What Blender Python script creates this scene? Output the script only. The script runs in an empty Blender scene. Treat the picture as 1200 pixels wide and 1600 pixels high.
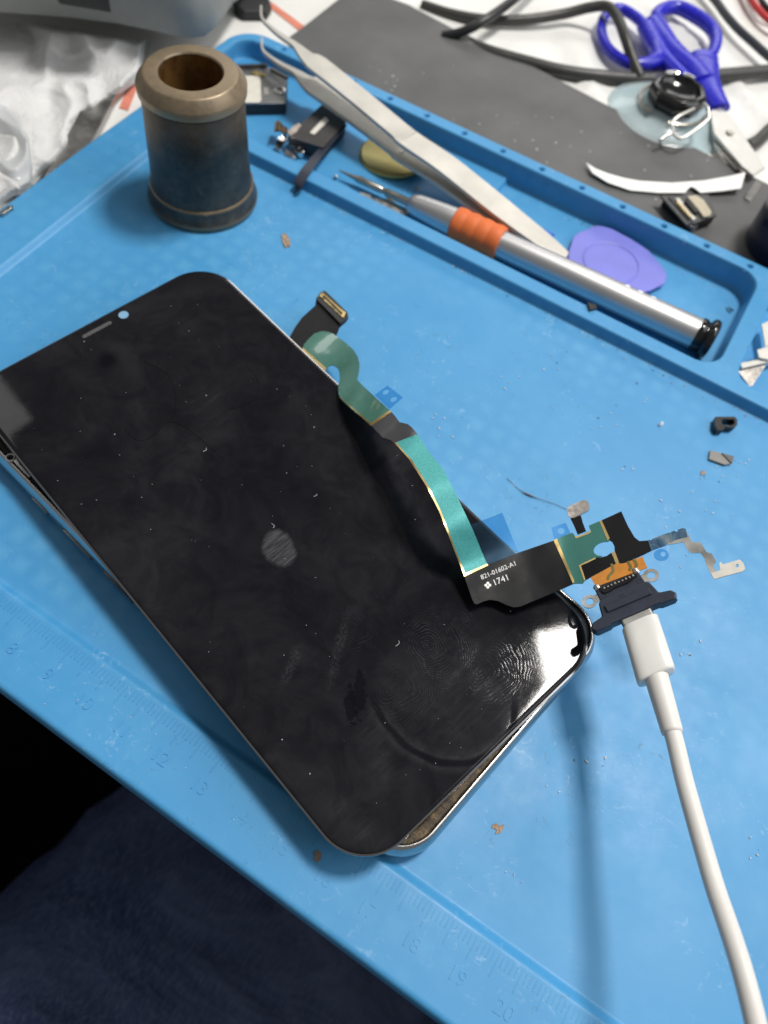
import bpy, bmesh, math, random
import numpy as np
from mathutils import Vector, Matrix, noise as mnoise
from mathutils.geometry import delaunay_2d_cdt

random.seed(7)
S = 0.001                      # everything below is authored in millimetres
scene = bpy.context.scene
col = scene.collection

# ------------------------------------------------------------------ camera
F = 1255.42                    # focal length in pixels of the 1200x1600 photograph
def rodrigues(r):
    th = np.linalg.norm(r); k = r / th
    K = np.array([[0, -k[2], k[1]], [k[2], 0, -k[0]], [-k[1], k[0], 0]])
    return np.eye(3) + math.sin(th) * K + (1 - math.cos(th)) * K @ K
RC = rodrigues(np.array([2.4830791301688837, 0.77318017476678, -0.06896203465465249]))
CAM = np.array([164.51490657660796, -12.741260413040923, 167.98666252760538])

def ray(px, py):
    return RC.T @ np.array([(px - 600) / F, (py - 800) / F, 1.0])
def at(px, py, z):             # point of the bench at height z (mm)
    d = ray(px, py); s = (z - CAM[2]) / d[2]
    return Vector(CAM + s * d)
def on_plane(px, py, o, n):
    d = Vector(ray(px, py)); c = Vector(CAM)
    return c + d * ((Vector(o) - c).dot(n) / d.dot(n))
def at2(px, py, z):
    p = at(px, py, z); return (p.x, p.y)

cd = bpy.data.cameras.new('camera')
cam = bpy.data.objects.new('camera', cd); col.objects.link(cam)
cd.sensor_fit = 'VERTICAL'; cd.sensor_height = 36.0; cd.sensor_width = 27.0
cd.lens = F / 1600 * 36.0
cd.clip_start = 0.005; cd.clip_end = 50
m = Matrix.Identity(4)
for i in range(3):
    m[i][0] = RC[0][i]; m[i][1] = -RC[1][i]; m[i][2] = -RC[2][i]; m[i][3] = CAM[i] * S
cam.matrix_world = m
cd.dof.use_dof = True
cd.dof.focus_distance = 0.160
cd.dof.aperture_fstop = 17.0
scene.camera = cam
scene.view_settings.view_transform = 'Standard'
scene.view_settings.look = 'None'
scene.view_settings.exposure = 0.0
scene.view_settings.gamma = 1.0

# ------------------------------------------------------------------ materials
def C4(c): return (c[0], c[1], c[2], 1.0)
class N:
    """small wrapper to write node trees quickly"""
    def __init__(self, name):
        self.m = bpy.data.materials.new(name); self.m.use_nodes = True
        self.t = self.m.node_tree; self.b = self.t.nodes['Principled BSDF']
        self.tc = None
    def n(self, typ, **kw):
        o = self.t.nodes.new(typ)
        for k, v in kw.items(): setattr(o, k, v)
        return o
    def l(self, a, b): self.t.links.new(a, b)
    def coord(self):
        if self.tc is None: self.tc = self.n('ShaderNodeTexCoord')
        return self.tc.outputs['Object']
    def noise(self, scale, detail=4, rough=.55, dist=0, vec=None):
        o = self.n('ShaderNodeTexNoise'); self.l(vec or self.coord(), o.inputs['Vector'])
        o.inputs['Scale'].default_value = scale; o.inputs['Detail'].default_value = detail
        o.inputs['Roughness'].default_value = rough; o.inputs['Distortion'].default_value = dist
        return o.outputs['Fac']
    def ramp(self, fac, stops):
        o = self.n('ShaderNodeValToRGB'); e = o.color_ramp.elements
        while len(e) > 1: e.remove(e[-1])
        for i, (p, c) in enumerate(stops):
            if isinstance(c, (int, float)): c = (c, c, c)
            x = e[0] if i == 0 else e.new(p)
            x.position = p; x.color = C4(c)
        self.l(fac, o.inputs['Fac']); return o.outputs['Color']
    def mix(self, fac, a, b, blend='MIX'):
        o = self.n('ShaderNodeMix', data_type='RGBA', blend_type=blend)
        for s, v in ((0, fac), (6, a), (7, b)):
            if isinstance(v, (int, float)): o.inputs[s].default_value = v if s == 0 else (v, v, v, 1)
            elif isinstance(v, tuple): o.inputs[s].default_value = C4(v)
            else: self.l(v, o.inputs[s])
        return o.outputs[2]
    def math(self, op, a, b=0.0, c=None):
        o = self.n('ShaderNodeMath', operation=op)
        for i, v in enumerate((a, b, c)):
            if v is None: continue
            if isinstance(v, (int, float)): o.inputs[i].default_value = v
            else: self.l(v, o.inputs[i])
        return o.outputs[0]
    def mapping(self, scale=(1, 1, 1), loc=(0, 0, 0), rot=(0, 0, 0), vec=None):
        o = self.n('ShaderNodeMapping'); self.l(vec or self.coord(), o.inputs['Vector'])
        o.inputs['Scale'].default_value = scale; o.inputs['Location'].default_value = loc
        o.inputs['Rotation'].default_value = rot
        return o.outputs['Vector']
    def bump(self, h, strength=.3, dist=.0002):
        o = self.n('ShaderNodeBump'); self.l(h, o.inputs['Height'])
        o.inputs['Strength'].default_value = strength; o.inputs['Distance'].default_value = dist
        self.l(o.outputs['Normal'], self.b.inputs['Normal'])
    def set(self, **kw):
        for k, v in kw.items():
            i = self.b.inputs[k.replace('_', ' ')]
            if isinstance(v, (int, float)): i.default_value = v
            elif isinstance(v, tuple): i.default_value = C4(v)
            else: self.l(v, i)

def simple(name, c, rough=.5, metal=0.0, var=.12, scale=150, bump=0.0, bscale=900, spec=.5, rvar=.15, coat=0.0):
    """plain procedural surface: base colour with soft mottling, uneven gloss and a fine grain"""
    k = N(name)
    nz = k.noise(scale, 5)
    lo = tuple(x * (1 - var) for x in c); hi = tuple(min(1, x * (1 + var)) for x in c)
    k.set(Base_Color=k.ramp(nz, [(.3, lo), (.7, hi)]), Metallic=metal)
    n2 = k.noise(scale * 2.7, 4)
    k.set(Roughness=k.ramp(n2, [(.3, max(.02, rough * (1 - rvar))), (.7, min(1, rough * (1 + rvar)))]))
    k.b.inputs['Specular IOR Level'].default_value = spec
    k.b.inputs['Coat Weight'].default_value = coat
    if bump: k.bump(k.noise(bscale, 3), bump, .0001)
    return k.m

M = {}
# --- blue silicone mat: dusty, scuffed, slightly stained
k = N('blue_silicone')
big = k.noise(22, 4); mid = k.noise(120, 5); fine = k.noise(2600, 3)
base = k.ramp(big, [(.25, (.047, .262, .535)), (.75, (.068, .312, .605))])
base = k.mix(k.ramp(mid, [(.45, 0.0), (.8, .25)]), base, (.10, .36, .62))
v1 = k.n('ShaderNodeTexVoronoi', feature='F1'); k.l(k.mapping((1, 1, 1)), v1.inputs['Vector']); v1.inputs['Scale'].default_value = 90
scuffm = k.math('MULTIPLY', k.ramp(k.noise(330, 8, .75, 1.5), [(.575, 0.0), (.64, 1.0)]), k.ramp(k.noise(38, 3), [(.47, 0.0), (.60, 1.0)]))
base = k.mix(k.math('MULTIPLY', scuffm, .38), base, (.36, .56, .76))
dirtm = k.math('MULTIPLY', k.ramp(k.noise(420, 8, .7, 1.2), [(.60, 0.0), (.68, 1.0)]), k.ramp(k.noise(31, 3, vec=k.mapping(loc=(3, 5, 1))), [(.50, 0.0), (.62, 1.0)]))
base = k.mix(k.math('MULTIPLY', dirtm, .6), base, (.05, .10, .14))
cell = k.n('ShaderNodeTexVoronoi', feature='SMOOTH_F1', distance='CHEBYCHEV'); k.l(k.mapping(rot=(0, 0, -.03)), cell.inputs['Vector'])
cell.inputs['Scale'].default_value = 165; cell.inputs['Randomness'].default_value = .12; cell.inputs['Smoothness'].default_value = .5
cellm = k.math('MULTIPLY', k.ramp(cell.outputs['Distance'], [(.12, 1.0), (.42, 0.0)]), k.ramp(k.noise(18, 3, vec=k.mapping(loc=(1, 2, 0))), [(.42, 0.0), (.62, 1.0)]))
base = k.mix(k.math('MULTIPLY', cellm, .32), base, (.13, .40, .66))
hair = k.ramp(k.noise(900, 2, .5, 6.0, vec=k.mapping((.12, 1, 1), rot=(0, 0, .6))), [(.675, 0.0), (.70, 1.0)])
base = k.mix(k.math('MULTIPLY', k.math('MULTIPLY', hair, k.ramp(k.noise(24, 3, vec=k.mapping(loc=(7, 1, 0))), [(.52, 0.0), (.64, 1.0)])), .4), base, (.33, .54, .75))
k.set(Base_Color=base, Roughness=k.ramp(k.noise(60, 6, .65), [(.3, .40), (.7, .58)]))
k.b.inputs['Specular IOR Level'].default_value = .45
mp = k.mapping((1, 1, 1), rot=(0, 0, .78))
ck = k.n('ShaderNodeTexVoronoi', feature='SMOOTH_F1', distance='CHEBYCHEV'); k.l(k.mapping(), ck.inputs['Vector'])
ck.inputs['Scale'].default_value = 118; ck.inputs['Randomness'].default_value = 0.06; ck.inputs['Smoothness'].default_value = .6
hh = k.math('ADD', k.math('MULTIPLY', ck.outputs['Distance'], .5), k.math('MULTIPLY', fine, .05))
hh = k.math('ADD', hh, k.math('MULTIPLY', k.noise(200, 4), .25))
k.bump(hh, .16, .0006)
M['mat'] = k.m

# --- desk laminate / plastic sheet / cloth
M['desk'] = simple('white_laminate', (.80, .79, .76), .45, var=.05, scale=25)
M['sheet'] = simple('white_plastic_sheet', (.77, .77, .74), .38, var=.03, scale=30, bump=.05, bscale=300)
k = N('white_tissue')
k.set(Base_Color=k.ramp(k.noise(60, 5), [(.3, (.68, .68, .68)), (.7, (.77, .77, .76))]), Roughness=1.0)
k.b.inputs['Specular IOR Level'].default_value = .05
k.bump(k.math('ADD', k.noise(1500, 4), k.math('MULTIPLY', k.noise(140, 5, .6, 1.2), 4.0)), .5, .0008); k.b.inputs['Subsurface Weight'].default_value = .0
M['tissue'] = k.m
def translucent(name, c, tint, fac, rough):
    k = N(name); k.set(Base_Color=c, Roughness=rough)
    tr = k.n('ShaderNodeBsdfTransparent'); tr.inputs['Color'].default_value = C4(tint)
    mx = k.n('ShaderNodeMixShader'); k.l(k.math('ADD', fac, k.math('MULTIPLY', k.math('SUBTRACT', k.noise(70, 4), .5), .5)), mx.inputs[0])
    k.l(k.b.outputs[0], mx.inputs[1]); k.l(tr.outputs[0], mx.inputs[2])
    k.l(mx.outputs[0], k.t.nodes['Material Output'].inputs['Surface']); return k
k = translucent('clear_film_bag', (.82, .84, .85), (.95, .96, .97), .45, .15); M['bag'] = k.m
M['stripe'] = simple('orange_red_tape', (.66, .22, .15), .6, var=.15, scale=200)
M['floor'] = simple('dark_floor', (.002, .0018, .002), .8, scale=8, spec=.02)
# --- pad
k = N('grey_rubber_pad')
pn = k.noise(45, 5)
b0 = k.ramp(pn, [(.3, (.078, .079, .080)), (.7, (.118, .119, .118))])
sc = k.math('MULTIPLY', k.ramp(k.noise(260, 9, .8, 2.), [(.66, 0.0), (.72, 1.0)]), k.ramp(k.noise(40, 2), [(.5, 0.0), (.62, 1.0)]))
b0 = k.mix(k.math('MULTIPLY', sc, .5), b0, (.36, .36, .35))
k.set(Base_Color=b0, Roughness=.55); k.bump(k.noise(3000, 3), .12, .0001); M['pad'] = k.m
# --- jeans
k = N('dark_denim')
weave = k.noise(1400, 3, .7, vec=k.mapping((1, .16, 1), rot=(0, 0, .5)))
crease = k.noise(16, 4, .55, .6, vec=k.mapping((.35, 1.3, 1), rot=(0, 0, -.45)))
d0 = k.ramp(crease, [(.36, (.028, .046, .115)), (.52, (.065, .092, .190)), (.64, (.130, .165, .290))])
d0 = k.mix(k.math('MULTIPLY', k.ramp(weave, [(.45, 0.0), (.65, 1.0)]), .5), d0, (.17, .20, .30))
k.set(Base_Color=d0, Roughness=.95); k.b.inputs['Specular IOR Level'].default_value = .1
k.bump(k.math('ADD', k.math('MULTIPLY', crease, 6.0), k.math('MULTIPLY', weave, .12)), .6, .004); M['denim'] = k.m
# --- metals
def metal(name, c, rough, var=.1, scale=200, brushed=None, rvar=.25):
    k = N(name)
    vec = k.mapping(brushed) if brushed else k.coord()
    nz = k.noise(scale, 5, vec=vec)
    k.set(Base_Color=k.ramp(nz, [(.3, tuple(x * (1 - var) for x in c)), (.7, tuple(min(1, x * (1 + var)) for x in c))]), Metallic=1.0)
    k.set(Roughness=k.ramp(nz, [(.3, rough * (1 - rvar)), (.7, rough * (1 + rvar))]))
    return k.m
M['steel'] = metal('polished_steel', (.72, .72, .71), .12)
M['steel_satin'] = metal('satin_steel', (.62, .61, .58), .38)
M['alu'] = metal('anodised_aluminium', (.60, .60, .61), .42, var=.02, scale=40, rvar=.06)
M['bit'] = metal('tool_steel', (.42, .39, .34), .3)
M['gold'] = metal('gold_plating', (.80, .60, .26), .3)
M['brass'] = metal('dull_brass', (.36, .31, .13), .36, var=.2, scale=120)
M['foil'] = metal('tinned_foil', (.60, .56, .52), .42, var=.12, scale=900)
# tweezers: anti-glare beige-grey coated steel
k = N('bead_blasted_steel')
k.set(Base_Color=k.ramp(k.noise(120, 6), [(.3, (.50, .48, .44)), (.7, (.62, .60, .55))]), Metallic=.45, Roughness=.5)
k.bump(k.noise(4000, 2), .15, .0001); M['tweezer'] = k.m
# bushing: patinated bronze
def patina(name, bronze, dark, bias):
    k = N(name)
    a = k.noise(70, 7, .65); b = k.noise(420, 6, .7)
    ge = k.n('ShaderNodeNewGeometry')
    edge = k.ramp(ge.outputs['Pointiness'], [(.515, 0.0), (.56, 1.0)])
    fac = k.ramp(k.math('ADD', k.math('MULTIPLY', a, .6), k.math('MULTIPLY', b, .4)), [(bias - .12, 0.0), (bias + .12, 1.0)])
    c = k.mix(fac, dark, bronze)
    c = k.mix(k.math('MULTIPLY', k.ramp(k.noise(160, 6, .7), [(.60, 0.0), (.72, 1.0)]), .5), c, (.13, .17, .14))
    c = k.mix(k.math('MULTIPLY', edge, .7), c, (.42, .30, .18))
    k.set(Base_Color=c, Metallic=.45, Roughness=k.ramp(b, [(.3, .30), (.7, .52)]))
    k.bump(b, .18, .0003)
    return k.m
M['bronze_top'] = patina('worn_bronze', (.225, .175, .115), (.105, .098, .075), .48)
M['bronze_body'] = patina('blackened_bronze', (.105, .095, .082), (.036, .040, .038), .55)
M['bronze_in'] = patina('bare_bronze', (.26, .14, .04), (.10, .045, .016), .5)
# --- plastics
M['orange'] = simple('orange_rubber', (.72, .155, .035), .6, var=.1, bump=.1)
M['black'] = simple('black_plastic', (.012, .012, .013), .35)
M['black_gloss'] = simple('glossy_black_plastic', (.010, .010, .011), .14)
M['black_matte'] = simple('matte_black_plastic', (.022, .023, .025), .6, bump=.1)
M['charcoal'] = simple('charcoal_plastic', (.022, .028, .048), .45, bump=.08)
M['cable_grey'] = simple('grey_black_rubber', (.045, .045, .042), .42)
M['cable_black'] = simple('black_rubber', (.018, .019, .021), .35)
M['cable_red'] = simple('red_rubber', (.55, .03, .035), .4)
M['white_gloss'] = simple('white_polycarbonate', (.76, .75, .72), .24, var=.05, scale=90)
M['white_cord'] = simple('white_cord_rubber', (.72, .70, .67), .45, var=.07, scale=55, bump=.05, bscale=1500)
M['white_paper'] = simple('white_card', (.88, .88, .86), .7, var=.02)
M['scissor_blue'] = simple('cobalt_blue_plastic', (.020, .020, .50), .28, var=.08)
M['pick'] = simple('lavender_plastic', (.19, .205, .66), .42, var=.07, scale=90)
M['grey_shell'] = simple('grey_machine_plastic', (.27, .285, .275), .45, var=.05, bump=.06)
M['vent_dark'] = simple('dark_grille', (.03, .03, .03), .6)
M['trim'] = metal('chromed_trim', (.34, .33, .32), .14, var=.03, rvar=.1)
M['button'] = metal('dark_satin_steel', (.20, .20, .20), .35)
M['steel_bar'] = metal('grey_steel_bar', (.46, .45, .43), .4)
M['navy'] = simple('navy_plastic', (.008, .014, .040), .22)
M['navy_cap'] = simple('charcoal_cap', (.045, .045, .047), .45)
M['crumb'] = simple('tan_crumb', (.33, .24, .17), .9, var=.3, scale=900)
M['brown_bit'] = simple('brown_frayed_tape', (.13, .09, .055), .8, var=.4, scale=900)
M['bright_blue'] = simple('bright_blue_plastic', (.01, .11, .55), .4)
M['white_flake'] = simple('white_flake', (.8, .8, .78), .6)
M['dust'] = simple('pale_lint', (.55, .57, .58), .8)
M['dust_dark'] = simple('dark_lint', (.05, .06, .07), .8)
M['label_white'] = simple('off_white_label', (.70, .67, .60), .6, var=.08, scale=600)
M['label_ink'] = simple('white_ink', (.80, .80, .79), .6, var=.04)
M['grime'] = None
k = N('dried_glue_grime')
gg = k.noise(700, 7, .7)
gs = k.n('ShaderNodeSeparateXYZ'); k.l(k.coord(), gs.inputs[0])
gm = k.ramp(k.math('ADD', k.math('MULTIPLY', gs.outputs['Y'], 14.0), k.math('ADD', k.math('MULTIPLY', gg, .35), .42)), [(.40, 0.0), (.62, 1.0)])
gx_ = k.ramp(k.math('MULTIPLY', gs.outputs['X'], 12.0), [(.45, 1.0), (.6, 0.0)])
k.set(Base_Color=k.mix(k.math('MAXIMUM', gm, gx_), k.ramp(gg, [(.35, (.035, .028, .020)), (.55, (.12, .085, .05)), (.68, (.28, .19, .09))]), (.012, .012, .013)), Roughness=.55)
k.bump(gg, .8, .0006); M['grime'] = k.m
# clear / translucent
k = translucent('clear_silicone_cup', (.66, .77, .80), (.88, .96, .98), .5, .14); M['cup'] = k.m
k = N('blue_tint_film'); k.set(Base_Color=(.55, .78, .95), Roughness=.25, Transmission_Weight=1.0, IOR=1.03)
tr = k.n('ShaderNodeBsdfTransparent'); tr.inputs['Color'].default_value = (.58, .80, .93, 1)
mx = k.n('ShaderNodeMixShader'); mx.inputs[0].default_value = .94
gl = k.n('ShaderNodeBsdfGlossy'); gl.inputs['Roughness'].default_value = .55; gl.inputs['Color'].default_value = (.3, .45, .6, 1)
k.l(gl.outputs[0], mx.inputs[1]); k.l(tr.outputs[0], mx.inputs[2])
k.l(mx.outputs[0], k.t.nodes['Material Output'].inputs['Surface']); M['film'] = k.m
# flex circuit
def flexmat(name, c1, c2, rough, sparkle=0.0, metal_=0.0, spec=.5):
    k = N(name)
    f = k.noise(5200, 2, .7)
    big = k.noise(120, 4)
    c = k.ramp(f, [(.35, c1), (.65, c2)])
    k.set(Base_Color=c, Metallic=metal_, Roughness=k.ramp(big, [(.3, rough * .85), (.7, rough * 1.2)]))
    k.b.inputs['Specular IOR Level'].default_value = spec
    if sparkle: k.bump(f, sparkle, .0001)
    return k.m
M['teal'] = flexmat('teal_coverlay', (.035, .28, .285), (.11, .47, .46), .55, .5, .2)
M['teal_gloss'] = flexmat('glossy_green_coverlay', (.055, .155, .120), (.065, .195, .160), .20, .02, .1); M['teal_gloss'].node_tree.nodes['Principled BSDF'].inputs['Coat Weight'].default_value = .8
M['teal_dark'] = flexmat('dark_teal_coverlay', (.040, .165, .140), (.058, .215, .180), .38, .3, .2)
M['flex_black'] = simple('black_coverlay', (.008, .008, .009), .5, var=.2, spec=.2, bump=.06, bscale=500)
M['polyimide'] = simple('amber_polyimide', (.58, .23, .035), .3, var=.12, scale=500)
M['solder'] = metal('solder', (.72, .70, .66), .22)
k = N('oily_blue_foil')
k.set(Base_Color=k.ramp(k.noise(260, 5, .6, 1.), [(.35, (.10, .22, .42)), (.55, (.30, .52, .70)), (.7, (.75, .78, .78))]), Metallic=.9, Roughness=.22); M['blue_foil'] = k.m

# --- display glass with smears, prints and lint
k = N('smeared_black_glass')
oc = k.coord()
sm = k.noise(26, 6, .62, .8); sm2 = k.noise(95, 6, .65, 1.4)
haze = k.math('MULTIPLY', k.ramp(sm, [(.38, .42), (.60, 1.15)]), k.ramp(sm2, [(.38, .6), (.62, 1.3)]))
def prints(cx, cy, r, scale, gain, ang=0.0, el=1.25):
    """one oval fingerprint: distorted rings inside a soft patch (display-local metres)"""
    v = k.mapping((1, el, 1), loc=(-cx * S, -cy * S * el, 0))
    ln = k.n('ShaderNodeVectorMath', operation='LENGTH'); k.l(v, ln.inputs[0])
    patch = k.n('ShaderNodeMapRange', interpolation_type='SMOOTHSTEP'); k.l(k.math('ADD', ln.outputs['Value'], k.math('MULTIPLY', k.math('SUBTRACT', k.noise(130, 4), .5), r * S * .9)), patch.inputs['Value'])
    patch.inputs['From Min'].default_value = r * S; patch.inputs['From Max'].default_value = r * S * .55
    wn = k.n('ShaderNodeTexNoise'); k.l(v, wn.inputs['Vector']); wn.inputs['Scale'].default_value = 170; wn.inputs['Detail'].default_value = 1.5
    wo = k.n('ShaderNodeVectorMath', operation='MULTIPLY_ADD'); k.l(wn.outputs['Color'], wo.inputs[0]); wo.inputs[1].default_value = (.0042, .0042, 0); k.l(v, wo.inputs[2])
    rg = k.n('ShaderNodeTexWave', wave_type='RINGS', rings_direction='SPHERICAL'); k.l(wo.outputs[0], rg.inputs['Vector'])
    rg.inputs['Scale'].default_value = scale; rg.inputs['Distortion'].default_value = 2.0; rg.inputs['Detail'].default_value = 2.5
    rg.inputs['Detail Scale'].default_value = .09; rg.inputs['Detail Roughness'].default_value = .4
    ln_ = k.ramp(rg.outputs['Fac'], [(.45, 0.0), (.75, 1.0)])
    br = k.math('MULTIPLY', k.ramp(k.noise(1300, 4, .75), [(.36, .1), (.6, 1.0)]), k.ramp(k.noise(210, 4, .65, 1.0), [(.40, .12), (.60, 1.0)]))
    return k.math('MULTIPLY', k.math('MULTIPLY', ln_, patch.outputs['Result']), k.math('MULTIPLY', br, gain))
# brushed swipes
swv = k.mapping((1, .12, 1), rot=(0, 0, .5))
sw = k.ramp(k.noise(700, 6, .7, .3, vec=swv), [(.5, 0.0), (.72, 1.0)])
def blob(cx, cy, rx, ry, rot=0.0, soft=.5, rag=.5, nsc=240):
    v = k.mapping((1 / (rx * S), 1 / (ry * S), 1), vec=k.mapping((1, 1, 1), rot=(0, 0, 0), loc=(-cx * S, -cy * S, 0)))
    if rot:
        v0 = k.mapping((1, 1, 1), loc=(-cx * S, -cy * S, 0)); v1_ = k.mapping((1, 1, 1), rot=(0, 0, rot), vec=v0); v = k.mapping((1 / (rx * S), 1 / (ry * S), 0), vec=v1_)
    ln = k.n('ShaderNodeVectorMath', operation='LENGTH'); k.l(v, ln.inputs[0])
    q = k.n('ShaderNodeMapRange', interpolation_type='SMOOTHSTEP')
    k.l(k.math('ADD', ln.outputs['Value'], k.math('MULTIPLY', k.math('SUBTRACT', k.noise(nsc, 6, .7), .5), rag)), q.inputs['Value'])
    q.inputs['From Min'].default_value = 1.0; q.inputs['From Max'].default_value = 1.0 - soft
    return q.outputs['Result']
BL = {}
M['glass_builder'] = (k, haze, prints, sw, blob)   # finished once the display frame is known

# ------------------------------------------------------------------ mesh building
ORG = {}
class MB:
    def __init__(self): self.v = []; self.f = []; self.mi = []
    def add(self, verts, faces, mi=0):
        o = len(self.v); self.v += [tuple(p) for p in verts]
        self.f += [tuple(i + o for i in fc) for fc in faces]; self.mi += [mi] * len(faces)
        return self
    def prism(self, poly, z0, z1, fr=None, mi=0):
        """closed 2D polygon pulled from z0 to z1; fr maps (u,v,w) to the bench"""
        fr = fr or (lambda u, v, w: (u, v, w))
        a = sum(poly[i][0] * poly[(i + 1) % len(poly)][1] - poly[(i + 1) % len(poly)][0] * poly[i][1] for i in range(len(poly)))
        if a < 0: poly = list(reversed(poly))
        n = len(poly)
        vs = [fr(p[0], p[1], z0) for p in poly] + [fr(p[0], p[1], z1) for p in poly]
        fs = [tuple(reversed(range(n))), tuple(range(n, 2 * n))] + [(i, (i + 1) % n, n + (i + 1) % n, n + i) for i in range(n)]
        return self.add(vs, fs, mi)
    def box(self, u0, u1, v0, v1, w0, w1, fr=None, mi=0):
        return self.prism([(u0, v0), (u1, v0), (u1, v1), (u0, v1)], w0, w1, fr, mi)
    def rings(self, loops, cap0=True, cap1=True, close=False, mi=0):
        n = len(loops[0]); vs = [p for L in loops for p in L]; fs = []
        R = len(loops)
        for r in range(R - 1 + (1 if close else 0)):
            a, b = r * n, ((r + 1) % R) * n
            fs += [(a + i, a + (i + 1) % n, b + (i + 1) % n, b + i) for i in range(n)]
        if not close:
            if cap0: fs.append(tuple(reversed(range(n))))
            if cap1: fs.append(tuple(range((R - 1) * n, R * n)))
        return self.add(vs, fs, mi)
    def lathe(self, prof, p0, axis, seg=48, cap0=True, cap1=True, flat=1.0, up=None, mi=0):
        p0 = Vector(p0); ax = Vector(axis).normalized()
        a = (Vector(up) - ax * Vector(up).dot(ax)).normalized() if up is not None else ax.orthogonal().normalized()
        b = ax.cross(a)
        loops = [[p0 + ax * s + (a * math.cos(t) * flat + b * math.sin(t)) * r for t in (2 * math.pi * i / seg for i in range(seg))] for s, r in prof]
        return self.rings(loops, cap0, cap1, mi=mi)
    def tube(self, pts, rad, seg=16, sub=8, closed=False, flat=1.0, upv=None, mi=0):
        P = smooth_path(pts, sub, closed); n = len(P)
        rr = rad if callable(rad) else (lambda t: rad)
        loops = []; prev = None
        for i, p in enumerate(P):
            t = (P[(i + 1) % n] - P[i - 1]) if closed else (P[min(i + 1, n - 1)] - P[max(i - 1, 0)])
            t.normalize()
            if upv is not None: a = Vector(upv) - t * Vector(upv).dot(t)
            elif prev is None: a = t.orthogonal()
            else: a = prev - t * prev.dot(t)
            a.normalize(); prev = a; b = t.cross(a)
            r = rr(i / max(1, n - 1))
            loops.append([p + (a * math.cos(q) * flat + b * math.sin(q)) * r for q in (2 * math.pi * j / seg for j in range(seg))])
        return self.rings(loops, close=closed, mi=mi)
    def strap(self, pts, hw, th, up=(0, 0, 1), sub=6, mi=0):
        """flat bar along a path: half widths hw at the control points, thickness th"""
        P = smooth_path(pts, sub); n = len(P)
        W = np.interp(np.linspace(0, len(pts) - 1, n), range(len(pts)), hw)
        T = np.interp(np.linspace(0, len(pts) - 1, n), range(len(pts)), th if hasattr(th, '__len__') else [th] * len(pts))
        loops = []
        for i, p in enumerate(P):
            t = (P[min(i + 1, n - 1)] - P[max(i - 1, 0)]).normalized()
            b = Vector(up).cross(t).normalized(); a = t.cross(b); w = W[i]; h = T[i] / 2
            loops.append([p + b * w - a * h, p - b * w - a * h, p - b * w + a * h, p + b * w + a * h])
        return self.rings(loops, mi=mi)
    def build(self, name, mat, parent=None, origin=None, bevel=0.0, seg=2, angle=40, subsurf=0):
        org = Vector(origin) if origin is not None else (ORG[parent.name] if parent is not None else Vector((0, 0, 0)))
        me = bpy.data.meshes.new(name)
        me.from_pydata([((x - org[0]) * S, (y - org[1]) * S, (z - org[2]) * S) for x, y, z in self.v], [], self.f)
        mats = mat if isinstance(mat, (list, tuple)) else [mat]
        for q in mats: me.materials.append(q)
        me.polygons.foreach_set('material_index', self.mi)
        bm = bmesh.new(); bm.from_mesh(me); bmesh.ops.recalc_face_normals(bm, faces=bm.faces); bm.to_mesh(me); bm.free()
        me.polygons.foreach_set('use_smooth', [True] * len(me.polygons))
        me.set_sharp_from_angle(angle=math.radians(angle))
        me.update()
        o = bpy.data.objects.new(name, me); col.objects.link(o)
        ORG[o.name] = org
        if parent is not None: o.parent = parent
        else: o.location = org * S
        if bevel:
            b = o.modifiers.new('edge', 'BEVEL'); b.width = bevel * S; b.segments = seg; b.limit_method = 'ANGLE'; b.angle_limit = math.radians(35); b.harden_normals = True
        if subsurf:
            q = o.modifiers.new('soft', 'SUBSURF'); q.levels = subsurf; q.render_levels = subsurf
        return o

def smooth_path(pts, sub=8, closed=False):
    P = [Vector(p) for p in pts]
    if len(P) == 2 and not closed: return [P[0].lerp(P[1], i / sub) for i in range(sub + 1)]
    out = []; n = len(P)
    for i in range(n if closed else n - 1):
        g = (lambda j: P[j % n]) if closed else (lambda j: P[max(0, min(n - 1, j))])
        a, b, c, d = g(i - 1), g(i), g(i + 1), g(i + 2)
        for s in range(sub):
            t = s / sub
            out.append(.5 * ((2 * b) + (c - a) * t + (2 * a - 5 * b + 4 * c - d) * t * t + (3 * b - a - 3 * c + d) * t ** 3))
    if not closed: out.append(P[-1])
    return out

def tag(o, label=None, cat=None, group=None, kind=None):
    if label: o['label'] = label
    if cat: o['category'] = cat
    if group: o['group'] = group
    if kind: o['kind'] = kind
    return o
def thing(name, label, cat, origin, group=None):
    o = bpy.data.objects.new(name, None); col.objects.link(o)
    o.empty_display_size = .01; o.location = Vector(origin) * S; ORG[o.name] = Vector(origin)
    return tag(o, label, cat, group)

def rrect(x0, x1, y0, y1, r, n=10):
    out = []
    for cx, cy, a in ((x1 - r, y1 - r, 0), (x0 + r, y1 - r, 90), (x0 + r, y0 + r, 180), (x1 - r, y0 + r, 270)):
        out += [(cx + r * math.cos(math.radians(a + 90 * i / n)), cy + r * math.sin(math.radians(a + 90 * i / n))) for i in range(n + 1)]
    return out
def loft(mb, fr, w, h, r, prof, n=12, cap0=True, cap1=True, close=False, mi=0):
    """rounded rectangle w x h lofted through (inset, height) steps"""
    loops = [[fr(x, y, z) for x, y in rrect(i, w - i, i, h - i, max(.2, r - i), n)] for i, z in prof]
    return mb.rings(loops, cap0, cap1, close, mi)
def frame(o, u, v):
    o, u, v = Vector(o), Vector(u).normalized(), Vector(v).normalized(); w = u.cross(v)
    return lambda a, b, c: o + u * a + v * b + w * c
def rotframe(o, deg):
    a = math.radians(deg)
    return frame(o, (math.cos(a), math.sin(a), 0), (-math.sin(a), math.cos(a), 0))

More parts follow.
